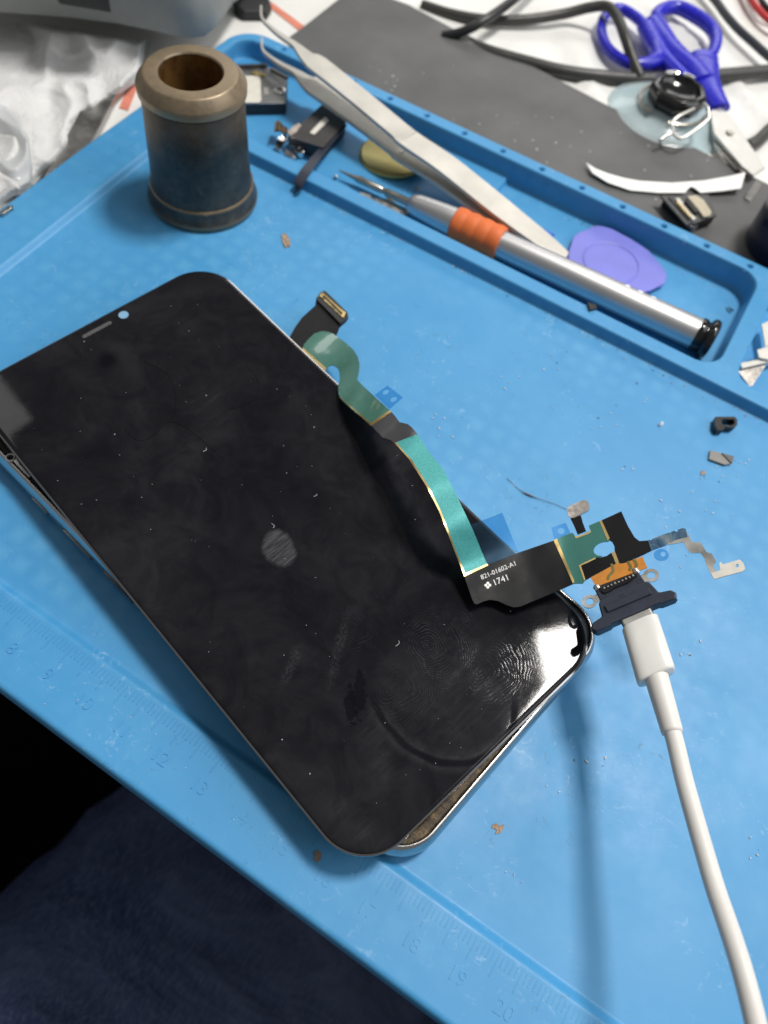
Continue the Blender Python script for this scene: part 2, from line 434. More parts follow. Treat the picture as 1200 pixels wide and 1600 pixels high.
def pip(p, poly):
    x, y = p; c = False; j = len(poly) - 1
    for i in range(len(poly)):
        if (poly[i][1] > y) != (poly[j][1] > y) and x < (poly[j][0] - poly[i][0]) * (y - poly[i][1]) / (poly[j][1] - poly[i][1]) + poly[i][0]: c = not c
        j = i
    return c
def dens(poly, step):
    out = []
    for i in range(len(poly)):
        a, b = poly[i], poly[(i + 1) % len(poly)]; L = math.dist(a, b); k_ = max(1, int(L / step))
        out += [(a[0] + (b[0] - a[0]) * j / k_, a[1] + (b[1] - a[1]) * j / k_) for j in range(k_)]
    return out
def sheet(mb, poly, top, thick, step=6.0, holes=(), mi=0):
    """outline -> curved sheet of even thickness: top(x, y) gives the point on the upper face and its normal"""
    poly = dens(poly, step); holes = [dens(h, step) for h in holes]
    vs = [Vector(p) for p in poly]; es = [(i, (i + 1) % len(poly)) for i in range(len(poly))]
    for h in holes:
        o = len(vs); vs += [Vector(p) for p in h]; es += [(o + i, o + (i + 1) % len(h)) for i in range(len(h))]
    xs = [p[0] for p in poly]; ys = [p[1] for p in poly]
    x = min(xs) + step * .5
    while x < max(xs):
        y = min(ys) + step * .5
        while y < max(ys):
            q = (x + (step * .25 if int(y / step) % 2 else 0), y)
            if pip(q, poly) and not any(pip(q, h) for h in holes): vs.append(Vector(q))
            y += step
        x += step
    ov, oe, of, *_ = delaunay_2d_cdt(vs, es, [], 0, 1e-4)
    tri = []
    for f_ in of:
        c = sum((ov[i] for i in f_), Vector((0, 0))) / len(f_)
        if pip(c, poly) and not any(pip(c, h) for h in holes): tri.append(list(f_))
    T = []; B = []
    for p in ov:
        q, n = top(p.x, p.y); q = Vector(q); T.append(q); B.append(q - Vector(n) * thick)
    N_ = len(ov); cnt = {}
    for t in tri:
        for i in range(3): cnt.setdefault(tuple(sorted((t[i], t[(i + 1) % 3]))), []).append((t[i], t[(i + 1) % 3]))
    fs = [tuple(t) for t in tri] + [tuple(N_ + i for i in reversed(t)) for t in tri]
    fs += [(b, a, N_ + a, N_ + b) for e, w in cnt.items() if len(w) == 1 for a, b in w]
    used = sorted({i for f_ in fs for i in f_}); ix = {v_: i for i, v_ in enumerate(used)}
    allv = T + B
    return mb.add([allv[i] for i in used], [tuple(ix[i] for i in f_) for f_ in fs], mi)

UP = Vector((0, 0, 1))
def flat_top(z): return lambda x, y: (at(x, y, z), UP)
def world_top(zf): return lambda x, y: (Vector((x, y, zf(x, y))), UP)
def px_prism(mb, pts, z0, z1, mi=0):      # photo outline laid on the bench at z1, pulled down to z0
    return mb.prism([at2(p[0], p[1], z1) for p in pts], z0, z1, mi=mi)
def text_mesh(mb, s, fr, size, align='CENTER', depth=.06, mi=0):
    cu = bpy.data.curves.new('lettering', 'FONT'); cu.body = s; cu.size = size; cu.align_x = align; cu.align_y = 'CENTER'
    cu.extrude = depth; cu.resolution_u = 4
    o = bpy.data.objects.new('lettering', cu); col.objects.link(o)
    dg = bpy.context.evaluated_depsgraph_get(); me = bpy.data.meshes.new_from_object(o.evaluated_get(dg))
    mb.add([fr(*v_.co) for v_ in me.vertices], [tuple(p.vertices) for p in me.polygons], mi)
    bpy.data.objects.remove(o); bpy.data.curves.remove(cu); bpy.data.meshes.remove(me)

# ------------------------------------------------------------------ desk, floor
DESK = -7.5
b = MB(); b.box(-620, 900, 3, 760, DESK - 26, DESK)
tag(b.build('table_top', M['desk'], origin=(140, 380, DESK - 26), bevel=1.5), kind='structure')
b = MB(); b.box(-3000, 3000, -3000, 3000, -790, -757)
tag(b.build('floor', M['floor'], origin=(0, 0, -757)), kind='structure')
b = MB()
px_prism(b, [(186, 168), (204, 126), (216, 132), (200, 172)], DESK + .02, DESK + .35)
tag(b.build('tape_stripe', M['stripe'], origin=at(200, 150, DESK)), 'short orange tape mark on the white bench beside the bronze sleeve', 'tape')
b = MB()
px_prism(b, [(414, 5), (424, 3), (482, 45), (470, 49)], DESK + .02, DESK + .35)
tag(b.build('tape_stripe', M['stripe'], origin=at(446, 25, DESK)), 'orange tape line on the bench behind the tweezer tips', 'tape')

# ------------------------------------------------------------------ repair mat (relief as one height map)
def sd(x, y, x0, x1, y0, y1, r):
    qx = np.abs(x - (x0 + x1) / 2) - (x1 - x0) / 2 + r; qy = np.abs(y - (y0 + y1) / 2) - (y1 - y0) / 2 + r
    return np.hypot(np.maximum(qx, 0), np.maximum(qy, 0)) + np.minimum(np.maximum(qx, qy), 0) - r
def st(d, w):                 # 1 inside, 0 outside, over a band of width w
    t = np.clip(.5 - d / w, 0, 1); return t * t * (3 - 2 * t)
HOLES = [(58.95 + 14.85 * i, 222.4) for i in range(-4, 13)]
def mat_height(x, y):
    h = np.zeros_like(x)
    h = h + (-1.5 - h) * st(sd(x, y, -2.3, 415, 15, 330, 4), 2.2)
    h = h + (2.0 - h) * st(168 - y, 1.1)
    p1 = st(sd(x, y, -15.6, 182, 174, 219.6, 6.5), .9); fl = -5.9 + 1.9 * st(x - 94, 1.2)
    h = h + (fl - h) * p1
    h = h + (-5.9 - h) * st(sd(x, y, 188.5, 300, 174, 219.6, 5), .9)
    h = h + (-5.9 - h) * st(sd(x, y, 306, 424, 174, 219.6, 5), .9)
    for hx, hy in HOLES: h = h - 2.2 * st(np.hypot(x - hx, y - hy) - .85, .5)
    do = sd(x, y, -19.5, 430, -2.1, 225.4, 11)
    rnd = np.clip(do + 1.2, 0, 1.2); h = h - (1.2 - np.sqrt(np.maximum(0, 1.44 - rnd ** 2))) * .8
    h = h + (DESK + .05 - h) * st(.2 - do, .5)
    return h
def shear(x, y):
    t = np.clip((y - 15) / 140, 0, 1); t = t * t * (3 - 2 * t)
    return x - .035 * np.maximum(0, y - 15) * t, y + .032 * (x - 100) * t
def lines(a, b_, coarse, spots):
    g = set(np.round(np.arange(a, b_, coarse), 3))
    for lo, hi, s in spots: g |= set(np.round(np.arange(lo, hi, s), 3))
    L = sorted(g); out = [L[0]]
    for q in L[1:]:
        if q - out[-1] > .07: out.append(q)
    return np.array(out)
hx = [(p[0] - 1.5, p[0] + 1.5, .2) for p in HOLES]
gx = lines(-20.5, 250, 2.5, [(-20.3, -8, .35), (-4.5, 4, .4), (92, 96, .2), (174.5, 195, .3)] + hx)
gx = np.concatenate([gx, np.arange(255, 432, 5.0), [430.2, 430.6]])
gy = lines(-3, 226.2, 2.5, [(-2.8, 9, .35), (12.5, 21, .35), (166.8, 183, .3), (210, 226.2, .3)])
X, Y = np.meshgrid(gx, gy); H = mat_height(X, Y); X2, Y2 = shear(X, Y)
lip = (Y < -2.3) & (Y > -2.6); H[lip] = np.maximum(H[lip], -2.4); under = Y <= -2.6; Y2[under] = 5.0; H[under] = DESK + .05
b = MB(); nx, ny = len(gx), len(gy)
b.v = [tuple(q) for q in np.stack([X2.ravel(), Y2.ravel(), H.ravel()], 1).tolist()]
b.f = [(j * nx + i, j * nx + i + 1, (j + 1) * nx + i + 1, (j + 1) * nx + i) for j in range(ny - 1) for i in range(nx - 1)]
b.mi = [0] * len(b.f)
mat_t = thing('repair_mat', 'blue silicone repair mat with raised tray walls and a moulded ruler edge', 'mat', (100, 100, DESK))
b.build('mat_sheet', M['mat'], mat_t, angle=80)
b = MB()
for i in range(40, 232):
    L = 4.4 if i % 5 == 0 else 2.1
    b.box(i - .13, i + .13, 13.2 - L, 13.2, -.05, .11 if i < 135 else .045)
b.build('ruler_ticks', M['mat'], mat_t, bevel=.05, seg=1)
b = MB()
for n_ in range(4, 24):
    text_mesh(b, str(n_), lambda u, v_, w, n_=n_: Vector((10 * n_ + u, 5.6 + v_, (.05 if n_ < 14 else -.01) + w)), 3.9, depth=.10)
b.build('ruler_numbers', M['mat'], mat_t)

# ------------------------------------------------------------------ bronze sleeve
p = at(318, 308, -1.5)
t = thing('metal_sleeve', 'heavy bronze sleeve with thick bored rim, standing upright on the blue mat', 'metal sleeve', p)
b = MB(); b.lathe([(34.6, 13.6), (34.7, 14.5), (34.9, 14.75), (36.9, 14.85), (37.3, 14.7), (39.6, 12.85), (39.9, 12.5), (40, 12.1), (40, 8.9), (39.6, 8.5)], p, UP, 96, False, False); b.build('rim', M['bronze_top'], t, angle=28)
b = MB(); b.lathe([(39.6, 8.5), (38.5, 8.4), (.2, 8.4)], p, UP, 72, False, False); b.build('bore', M['bronze_in'], t, angle=50)
b = MB(); b.lathe([(6.6, 15.0), (7.2, 14.8), (18, 14.4), (33.8, 14.0), (34.3, 13.7), (34.6, 13.6)], p, UP, 96, False, False); b.build('barrel', M['bronze_body'], t, angle=60)
b = MB(); b.lathe([(0, 8.5), (0, 15.4), (.3, 16.0), (1.0, 16.5), (1.8, 16.55), (2.4, 16.3), (2.8, 16.05), (5.4, 15.55), (6.2, 15.5), (6.6, 15.2), (6.6, 15.0)], p, UP, 96, False, False); b.build('foot_flange', M['bronze_body'], t, angle=35)

# ------------------------------------------------------------------ phone housing
HA = math.radians(-10.25); ho = (31.0, 38.9, -1.5)
hf = frame(ho, (math.cos(HA), math.sin(HA), 0), (-math.sin(HA), math.cos(HA), 0))
HL, HW = 144.0, 70.9
t = thing('phone_housing', 'opened phone body with polished steel band, lying on the mat under the loose display', 'phone', hf(HL / 2, HW / 2, 0))
b = MB(); loft(b, hf, HL, HW, 9.8, [(1.6, .3), (.6, .9), (.12, 2.0), (0, 3.2), (.05, 4.6), (.35, 5.8), (.8, 6.7), (1.2, 7.15), (1.6, 7.2), (1.75, 7.0), (1.8, 5.9), (1.8, .6)], 16, close=True)
b.build('side_band', metal('band_steel', (.50, .50, .50), .24, var=.06), t, angle=70)
b = MB(); loft(b, hf, HL, HW, 9.8, [(3.2, 0.0), (1.62, .28), (1.65, .9), (3, 1.0)], 16); b.build('back_glass', M['black_gloss'], t)
b = MB(); loft(b, hf, HL, HW, 9.8, [(1.82, 4.2), (1.82, 6.35), (2.1, 6.6), (3.6, 6.45), (4.2, 5.6), (4.2, 4.2)], 16, close=True); b.build('gasket_lip', M['grime'], t, angle=70)
b = MB(); b.box(20, 120, 24, 62, 1.02, 4.9, hf); b.build('battery', M['black_matte'], t, bevel=.8)
b = MB(); b.box(8, 100, 6, 22.5, 1.02, 5.2, hf); b.build('circuit_cover', M['charcoal'], t, bevel=.4)
b = MB(); b.box(122, 138, 8, 60, 1.02, 5.0, hf); b.build('speaker_cover', M['black_matte'], t, bevel=.6)
for u0, u1 in ((27.5, 33.5), (39, 49.5), (53.5, 64)):
    b = MB(); loft(b, frame(hf(u0, -.12, 2.9), hf(1, 0, 0) - hf(0, 0, 0), (0, 0, 1)), u1 - u0, 1.5, .7, [(0, -.4), (0, .2), (.2, .3)], 5)
    b.build('side_button', M['button'], t)
b = MB()
lp = at(17, 715, 5.9)
b.tube([lp + Vector((.95 * math.cos(a), .95 * math.sin(a), 0)) for a in (i * math.pi / 4 for i in range(8))], .3, 8, 5, True)
b.strap([lp + Vector((.9, .2, 0)), lp + Vector((3.2, -.5, 0)), lp + Vector((7, -1.2, -.2))], [.45, .3, .25], .25)
b.build('grounding_clip', M['steel_satin'], t)

# ------------------------------------------------------------------ display
DA, DB, DC, DD = (Vector(q) for q in ((46.894, 111.602, 12.262), (183.851, 75.648, 12.431), (166.099, 8.016, 10.098), (29.142, 43.97, 9.929)))
DL, DW = (DB - DA).length, (DA - DD).length
du = (DB - DA).normalized(); dv = (DA - DD); dv = (dv - du * dv.dot(du)).normalized(); dn = du.cross(dv)
df = frame(DD, du, dv)
def disp_uv(px, py):
    q = on_plane(px, py, DD, dn) - DD; return q.dot(du), q.dot(dv)
t = bpy.data.objects.new('phone_display', None); col.objects.link(t)
tag(t, 'detached black phone display covered in fingerprints, resting askew on the opened phone body', 'phone display')
# the display carries its own axes so that smears lie along the glass
mm = Matrix.Identity(4)
for i in range(3): mm[i][0] = du[i]; mm[i][1] = dv[i]; mm[i][2] = dn[i]; mm[i][3] = DD[i] * S
t.matrix_world = mm; ORG[t.name] = Vector((0, 0, 0))
lf = lambda a, c, w: Vector((a, c, w))
disp = t
k, haze, prints, sw, blob = M.pop('glass_builder')
# prints and wipes sit where the photograph shows them, in display millimetres
def fin():
    q = disp_uv
    P = lambda px, py, *a, **kw: prints(*q(px, py), *a, **kw)
    B = lambda px, py, *a: blob(*q(px, py), *a)
    add = lambda *t_: t_[0] if len(t_) == 1 else k.math('ADD', t_[0], add(*t_[1:]))
    mul = lambda a, c: k.math('MULTIPLY', a, c)
    ridges = add(P(690, 1012, 12.5, 540, 1.15, el=1.2), P(778, 1050, 8.0, 520, 1.0, el=.85), P(565, 985, 7, 520, .5), P(640, 1075, 8, 540, .7, el=.8))
    wipe = B(436, 857, 5.2, 3.9, .3, .3, .45)
    swipe_a = B(650, 700, 7, 11, .15, .6, .6); swipe_b = B(745, 1085, 24, 20, .3, .9, .8)
    streak = B(530, 1010, 12, 1.5, .95, .9, 1.1); streak_b = B(455, 1040, 7, 1.6, 1.1, .9, 1.1)
    greasy = add(B(395, 1270, 20, 5, .2, .9, .9), B(585, 1165, 11, 4.5, .5, .8, .9), B(330, 640, 14, 8, .4, .9, .9), B(560, 1290, 12, 4, -.2, .9, 1.0))
    dry = add(B(562, 1083, 4.6, 1.5, .75, .2, 2.6, 620), B(548, 1104, 4.4, 1.3, .65, .2, 2.6, 560)); spot = B(168, 563, 4.0, 3.6, 0.0, .9, .25)
    # thumb crescent
    c0 = q(690, 1078)
    v = k.mapping((1, 1.12, 0), loc=(-c0[0] * S, -c0[1] * S * 1.12, 0)); ln = k.n('ShaderNodeVectorMath', operation='LENGTH'); k.l(v, ln.inputs[0])
    rad = k.math('MULTIPLY', k.math('ADD', ln.outputs['Value'], k.math('MULTIPLY', k.math('SUBTRACT', k.noise(70, 3), .5), .0035)), 40.0)
    ring = k.ramp(rad, [(.50, 0.0), (.555, .55), (.575, 1.0), (.60, .05), (.64, 0.0), (.665, .75), (.72, 0.0)])
    groove = k.ramp(rad, [(.585, 0.0), (.605, 1.0), (.635, 1.0), (.655, 0.0)])
    sx = k.n('ShaderNodeSeparateXYZ'); k.l(v, sx.inputs[0])
    half = k.ramp(k.math('ADD', k.math('ADD', k.math('MULTIPLY', sx.outputs['X'], 26), k.math('MULTIPLY', sx.outputs['Y'], -20)), .5), [(.52, 0.0), (.72, 1.0)])
    ring = mul(mul(ring, half), k.ramp(k.noise(330, 5, .7), [(.36, .25), (.6, 1.0)])); groove = mul(groove, half)
    swp = mul(add(mul(wipe, 1.3), mul(swipe_a, .6), mul(swipe_b, .55), mul(greasy, .6)), sw)
    film = add(mul(haze, .50), mul(ridges, .9), swp, mul(wipe, add(mul(k.ramp(k.noise(2400, 3, .6, .2, vec=k.mapping((1, .07, 1), rot=(0, 0, .55))), [(.40, 0.0), (.60, 1.0)]), 2.2), 0.7)), mul(add(swipe_a, mul(swipe_b, 2.0)), .12), mul(greasy, .22), mul(mul(add(streak, streak_b), k.ramp(k.noise(1500, 3, .7), [(.45, .1), (.6, 1.0)])), .9), mul(ring, .75))
    film = mul(film, k.math('SUBTRACT', 1.0, k.math('MINIMUM', mul(add(dry, mul(spot, 1.5), mul(groove, .8)), .75), .95)))
    film = k.math('MAXIMUM', film, 0.0)
    colr = k.mix(k.math('MINIMUM', mul(film, .040), .3), (.003, .003, .005), (.50, .49, .54))
    k.set(Base_Color=colr, Roughness=k.math('ADD', .02, mul(k.math('MINIMUM', film, 1.8), .055)))
    k.b.inputs['Specular IOR Level'].default_value = .2
    k.bump(film, .05, .0001)
    return k.m
M['glass'] = fin()
b = MB(); loft(b, lf, DL, DW, 10.2, [(.75, -1.05), (.2, -.98), (.06, -.75), (.03, -.5), (.12, -.28), (.35, -.12), (.7, -.03), (1.2, 0), (2.5, 0), (5, 0)], 18); b.build('cover_glass', M['glass'], disp, angle=60)
b = MB(); loft(b, lf, DL, DW, 10.2, [(.5, -1.08), (.22, -1.15), (.16, -1.3), (.16, -2.2), (.6, -2.45), (3, -2.45)], 18); b.build('back_frame', M['black'], disp)
b = MB(); loft(b, lf, DL, DW, 10.2, [(.3, -1.16), (-.28, -1.12), (-.36, -.85), (-.32, -.60), (.04, -.515), (.06, -.6), (.3, -.9)], 18, close=True); b.build('edge_trim', M['trim'], disp, angle=8)
k = N('speaker_mesh'); k.set(Base_Color=k.ramp(k.noise(4000, 2), [(.4, (.05, .05, .055)), (.6, (.14, .14, .145))]), Roughness=.5, Metallic=.3); M['mesh'] = k.m
e0, e1 = disp_uv(129, 527), disp_uv(174, 503)
L = math.dist(e0, e1); ang = math.atan2(e1[1] - e0[1], e1[0] - e0[0])
b = MB(); ca, sa = math.cos(ang), math.sin(ang)
b.prism([(e0[0] + ca * x - sa * y, e0[1] + sa * x + ca * y) for x, y in rrect(0, L, -.55, .55, .54, 8)], .005, .03); b.build('earpiece', M['mesh'], disp)
k = N('lens_seen_through_blue'); k.set(Base_Color=(.22, .40, .60), Roughness=.12); M['lens'] = k.m  # opaque disc, bluish light coming through the window is put into its colour
c0 = disp_uv(193, 492)
b = MB(); b.prism([(c0[0] + 1.25 * math.cos(a), c0[1] + 1.25 * math.sin(a)) for a in (i * math.pi / 16 for i in range(32))], .005, .03); b.build('camera_window', M['lens'], disp)
# fine lint on the glass
b = MB(); rnd = random.Random(3)
for i in range(90):
    x, y = rnd.uniform(3, DL - 3), rnd.uniform(2, DW - 2)
    r = rnd.choice([.03, .04, .05, .05, .08]); a = rnd.random() * 3
    n_ = 5; e = rnd.choice([1, 1, 1, 2.2])
    pl = [(x + r * e * math.cos(a) * math.cos(q) - r * math.sin(a) * math.sin(q), y + r * e * math.sin(a) * math.cos(q) + r * math.cos(a) * math.sin(q)) for q in (2 * math.pi * j / n_ for j in range(n_))]
    b.prism(pl, .004, .05)
lint = b.build('dust', M['dust'], disp); lint['kind'] = 'stuff'
b = MB()
for px, py, dx, dy in ((424, 818, 3, 7), (490, 776, 4, -4), (322, 700, -5, 6), (618, 1010, 5, -9)):
    p_, q_ = disp_uv(px, py), disp_uv(px + dx, py + dy); m_ = disp_uv(px + dx * .5 + 3, py + dy * .5)
    b.tube([(p_[0], p_[1], .06), (m_[0], m_[1], .08), (q_[0], q_[1], .06)], .05, 5, 4)
fib = b.build('lint', M['dust'], disp); fib['kind'] = 'stuff'
b = MB()
for hair in (((194, 670), (215, 688), (238, 682), (262, 660), (290, 668), (318, 690), (350, 718)), ((225, 565), (262, 585), (275, 620), (270, 655)), ((360, 640), (392, 628), (405, 600), (385, 572))):
    b.tube([(*disp_uv(*h_), .035) for h_ in hair], .045, 5, 5)
b.build('hair', simple('dark_hair', (.006, .005, .005), .9, spec=.05), disp)

# ------------------------------------------------------------------ charging flex + port
pu0, pu1 = at(925, 975, 18.5), at(1055, 920, 25.5)
po = at(980, 938, 22.0)
pu = (pu1 - pu0).normalized()
plug_a, plug_b = at(996, 970, 21.8), at(1027, 1063, 23.2)
pd = (plug_b - plug_a); pd = (pd - pu * pd.dot(pu)).normalized()
pn = pd.cross(pu)
if pn.z < 0: pn = -pn
pf = lambda u, v_, w: po + pu * u + pd * v_ + pn * w      # u across, v towards the plug, w up
FLOOR_O = po - pn * .2
CTRL = [(505, 465, 6.0), (470, 545, 7.0), (505, 580, 8.5), (530, 612, 13.6), (555, 640, 17), (600, 668, 21.5), (640, 705, 25), (680, 760, 26.5), (705, 820, 23.5), (735, 880, 16.0), (770, 915, 14.2), (820, 890, 15.0), (880, 872, 17.0), (930, 862, 19), (985, 880, 22)]
def ctrl_z(x, y):
    """height along the ribbon: nearest place on its centre line, smoothed"""
    W = 0; Z = 0
    for i in range(len(CTRL) - 1):
        a, c = CTRL[i], CTRL[i + 1]
        dx, dy = c[0] - a[0], c[1] - a[1]; L2 = dx * dx + dy * dy
        t_ = max(0, min(1, ((x - a[0]) * dx + (y - a[1]) * dy) / L2))
        d2 = (x - a[0] - dx * t_) ** 2 + (y - a[1] - dy * t_) ** 2
        w = 1 / (d2 + 260) ** 2 * math.sqrt(L2); W += w; Z += w * (a[2] + (c[2] - a[2]) * t_)
    return Z / W
def flex_pt(x, y, lift=0.0):
    z = ctrl_z(x, y); w = max(0, min(1, (x - 850) / 90)) if y > 760 else 0; w = w * w * (3 - 2 * w)
    p_ = at(x, y, z)
    if w > 0:
        q = on_plane(x, y, po + pn * .9, pn); p_ = p_.lerp(q, w)
    return p_
def flex_top(lift=0.0):
    def f_(x, y):
        p_ = flex_pt(x, y); a = flex_pt(x + 4, y) - p_; c = flex_pt(x, y + 4) - p_
        n = a.cross(c); n = n.normalized() if n.length > 1e-6 else UP
        if n.z < 0: n = -n
        return p_ + n * lift, n
    return f_
def Z1(*p_): return [(400 + x / 3.3333, 430 + y / 3.3333) for x, y in p_]
def Z2(*p_): return [(640 + x / 3.75, 700 + y / 3.75) for x, y in p_]
def Z3(*p_): return [(840 + x / 3.3333, 760 + y / 3.3333) for x, y in p_]
t = thing('charging_flex', 'teal and black flat flex circuit with charging socket, arching across the phone display', 'flex circuit', at(760, 900, 12))
def flex_part(name, mat, poly, lift=0.0, thick=.22, holes=(), step=5.0, parent=None):
    b_ = MB(); sheet(b_, poly, flex_top(lift), thick, step, holes)
    o_ = b_.build(name, mat, parent or t, angle=50); return o_
con = flex_part('board_connector', M['flex_black'], Z1((170, 330), (205, 268), (240, 220), (308, 158), (312, 132), (335, 100), (356, 90), (372, 102), (476, 205), (481, 222), (470, 240), (434, 272), (424, 300), (405, 330), (310, 400), (240, 388)))
flex_part('connector_head', M['black_matte'], Z1((312, 132), (335, 100), (356, 90), (372, 102), (476, 205), (481, 222), (470, 240), (440, 262)), .75, .75, parent=con)
flex_part('gold_contacts', M['gold'], Z1((328, 118), (345, 103), (468, 208), (455, 235)), .95, .2, parent=con)
flex_part('contact_slot', M['black'], Z1((346, 124), (352, 118), (452, 212), (445, 220)), 1.05, .12, parent=con)
arm = flex_part('green_arm', M['teal_gloss'], Z1((240, 385), (250, 362), (272, 335), (305, 304), (345, 292), (378, 296), (405, 308), (472, 356), (508, 390), (530, 425), (540, 462), (537, 500), (527, 545), (560, 580), (705, 712), (600, 783), (515, 714), (445, 650), (430, 620), (428, 590), (436, 540), (434, 505), (424, 482), (400, 468), (380, 474), (360, 497), (300, 440)), .08)
flex_part('gold_trim', M['gold'], Z1((236, 388), (246, 380), (362, 484), (360, 500)), .14, .1, parent=arm)
flex_part('gold_trim', M['gold'], Z1((594, 774), (694, 706), (707, 712), (602, 786)), .14, .1, parent=arm)
flex_part('gold_trim', M['gold'], Z1((436, 638), (444, 642), (604, 776), (600, 786)), .14, .1, parent=arm)
flex_part('black_bridge', simple('glossy_black_coverlay', (.05, .05, .055), .22), Z1((705, 712), (726, 735), (748, 765), (790, 775), (812, 792), (842, 828), (722, 875), (700, 858), (660, 846), (600, 783)))
rib = flex_part('teal_ribbon', M['teal'], Z1((722, 875), (842, 828), (900, 920)) + Z2((200, 130), (290, 310), (370, 480), (455, 685), (320, 750), (240, 540), (175, 370), (100, 220), (0, 65)), .08)
flex_part('gold_trim', M['gold'], Z2((318, 740), (453, 678), (459, 688), (322, 752)), .14, .1, parent=rib)
flex_part('gold_trim', M['gold'], Z1((722, 875), (732, 872), (775, 925)) + Z2((10, 66), (108, 220), (183, 370), (248, 540), (327, 745), (320, 752), (238, 542), (172, 372), (96, 222), (-4, 66)), .13, .1, parent=rib)
tail = flex_part('black_tail', M['flex_black'], Z2((320, 750), (455, 687), (640, 612), (850, 540), (966, 792), (860, 840), (650, 928), (610, 933), (570, 920), (520, 896), (472, 889), (440, 896), (395, 915), (380, 912), (368, 890)))
brd = flex_part('teal_board', M['teal_dark'], Z3((85, 280), (140, 256), (182, 242), (198, 262), (222, 256), (258, 240), (276, 232), (266, 205), (330, 178), (372, 280), (330, 372), (302, 370), (222, 408), (218, 412), (246, 490), (236, 505), (190, 506)), .05,
                holes=[[(943 + 16 * math.cos(a) * .955 + 10.5 * math.sin(a) * .3, 857.5 - 16 * math.cos(a) * .3 + 10.5 * math.sin(a) * .955) for a in (i * math.pi / 12 for i in range(24))]], step=4)
flex_part('gold_trim', M['gold'], Z3((82, 281), (100, 274), (192, 494), (185, 507)), .12, .1, parent=brd)
flex_part('gold_trim', M['gold'], Z3((322, 182), (334, 178), (376, 272), (364, 282)), .12, .1, parent=brd)
flex_part('gold_trim', M['gold'], Z3((192, 262), (200, 262), (262, 242), (276, 230), (278, 240), (262, 250), (200, 272)), .12, .1, parent=brd)
flex_part('gold_trim', M['gold'], Z3((215, 412), (300, 372), (304, 378), (226, 414), (250, 488), (243, 490)), .12, .1, parent=brd)
flex_part('black_board', M['flex_black'], Z3((330, 178), (436, 130), (470, 205), (505, 265), (530, 285), (575, 282), (592, 335), (550, 356), (450, 402), (426, 402), (402, 345), (400, 312), (388, 288), (372, 280)), .04)
flex_part('black_strip', M['flex_black'], Z3((218, 412), (302, 372), (330, 370), (360, 362), (384, 345), (408, 400), (280, 470), (246, 490)), .03)
flex_part('gold_tab', M['gold'], Z3((386, 346), (402, 338), (426, 402), (408, 404)), .06)
amb = flex_part('amber_web', M['polyimide'], Z3((276, 476), (408, 404), (450, 402), (546, 366), (571, 424), (305, 524)), .12)
for ln_ in (((385, 405), (395, 440), (372, 468), (368, 488)), ((470, 392), (485, 420), (478, 440)), ((500, 380), (515, 405), (512, 428))):
    b = MB(); pts = [flex_top(.17)(*Z3(q)[0])[0] for q in ln_]; b.strap(pts, [.28] * len(pts), .06, up=pn); b.build('trace', M['brass'], amb)
# microphone pad on its stem
flex_part('stem', M['flex_black'], Z3((172, 168), (226, 152), (236, 190), (252, 232), (208, 250), (192, 210)), .0)
mic = flex_part('microphone_pad', M['foil'], Z3((152, 132), (158, 112), (172, 102), (235, 76), (256, 76), (268, 92), (272, 118), (262, 132), (190, 168), (172, 168), (160, 156)), .35, .35)
# lettering printed on the ribbon
LU = Vector((58, -24)).normalized(); LV = Vector((LU.y, -LU.x))
def print_text(mb, txt, x0, y0, width):
    tmp = MB(); text_mesh(tmp, txt, lambda u, v_, w: (u, v_, w), 1.0, 'LEFT', depth=.0)
    k_ = width / (max(q[0] for q in tmp.v) - min(q[0] for q in tmp.v)); top = flex_top(.09)
    def put(q):
        xy = Vector((x0, y0)) + LU * q[0] * k_ - LV * -q[1] * k_
        return top(xy.x, xy.y)[0]
    mb.add([put(q) for q in tmp.v], tmp.f)
b = MB(); print_text(b, '821-01602-A1', 751, 903, 58); print_text(b, '1741', 770, 912, 22)
for dx, dy in ((3.2, 0), (-3.2, 0), (0, 3.2), (0, -3.2)):
    top = flex_top(.09); b.add([top(762 + dx + 2.3 * math.cos(a), 914.5 + dy + 2.3 * math.sin(a))[0] for a in (i * math.pi / 5 for i in range(10))], [tuple(range(10))])
b.build('lettering', M['label_ink'], tail)
# socket
sk = MB()
sk.prism([(-4.7, -5.8), (4.7, -5.8), (5.0, -1.2), (5.6, 2.6), (-5.6, 2.6), (-5.0, -1.2)], -1.2, .8, pf)
socket = sk.build('charging_socket', M['charcoal'], t, bevel=.25)
b = MB(); b.prism([(-5.6, -1.4), (-4.6, -2.0), (4.6, -2.0), (5.6, -1.4), (6.2, 1.6), (8.5, 2.1), (9.2, 3.2), (8.5, 4.3), (5.6, 4.2), (5.0, 3.9), (-5.0, 3.9), (-5.6, 4.2), (-8.6, 4.3), (-9.4, 3.2), (-8.6, 2.1), (-6.2, 1.6)], -1.35, 1.25, pf)
b.build('shell', M['charcoal'], socket, bevel=.35)
b = MB(); b.box(-4.9, 4.9, -.2, 1.5, 1.26, 1.75, pf); b.build('ridge', M['charcoal'], socket, bevel=.3)
for u_ in (-3.9, 3.9):
    b = MB(); b.lathe([(-.2, .5), (.84, .5), (.85, .42), (.3, .4)], pf(u_, -2.5, 0), pn, 18); b.build('peg_hole', M['black'], socket)
b = MB(); text_mesh(b, '92', lambda u, v_, w: pf(u - .6, -v_ - .75, 1.3 + w), 1.1, depth=.02); b.build('moulded_mark', M['charcoal'], socket)
for u_, r_ in ((-8.0, .85), (8.0, .85), (-6.3, .5), (6.1, .5)):
    b = MB(); b.lathe([(0, r_), (.06, r_ * .75), (-.5, r_ * .7)], pf(u_, 4.2 if abs(u_) > 7 else 4.1, 0), pd, 20); b.build('screw_hole', M['black'], socket)
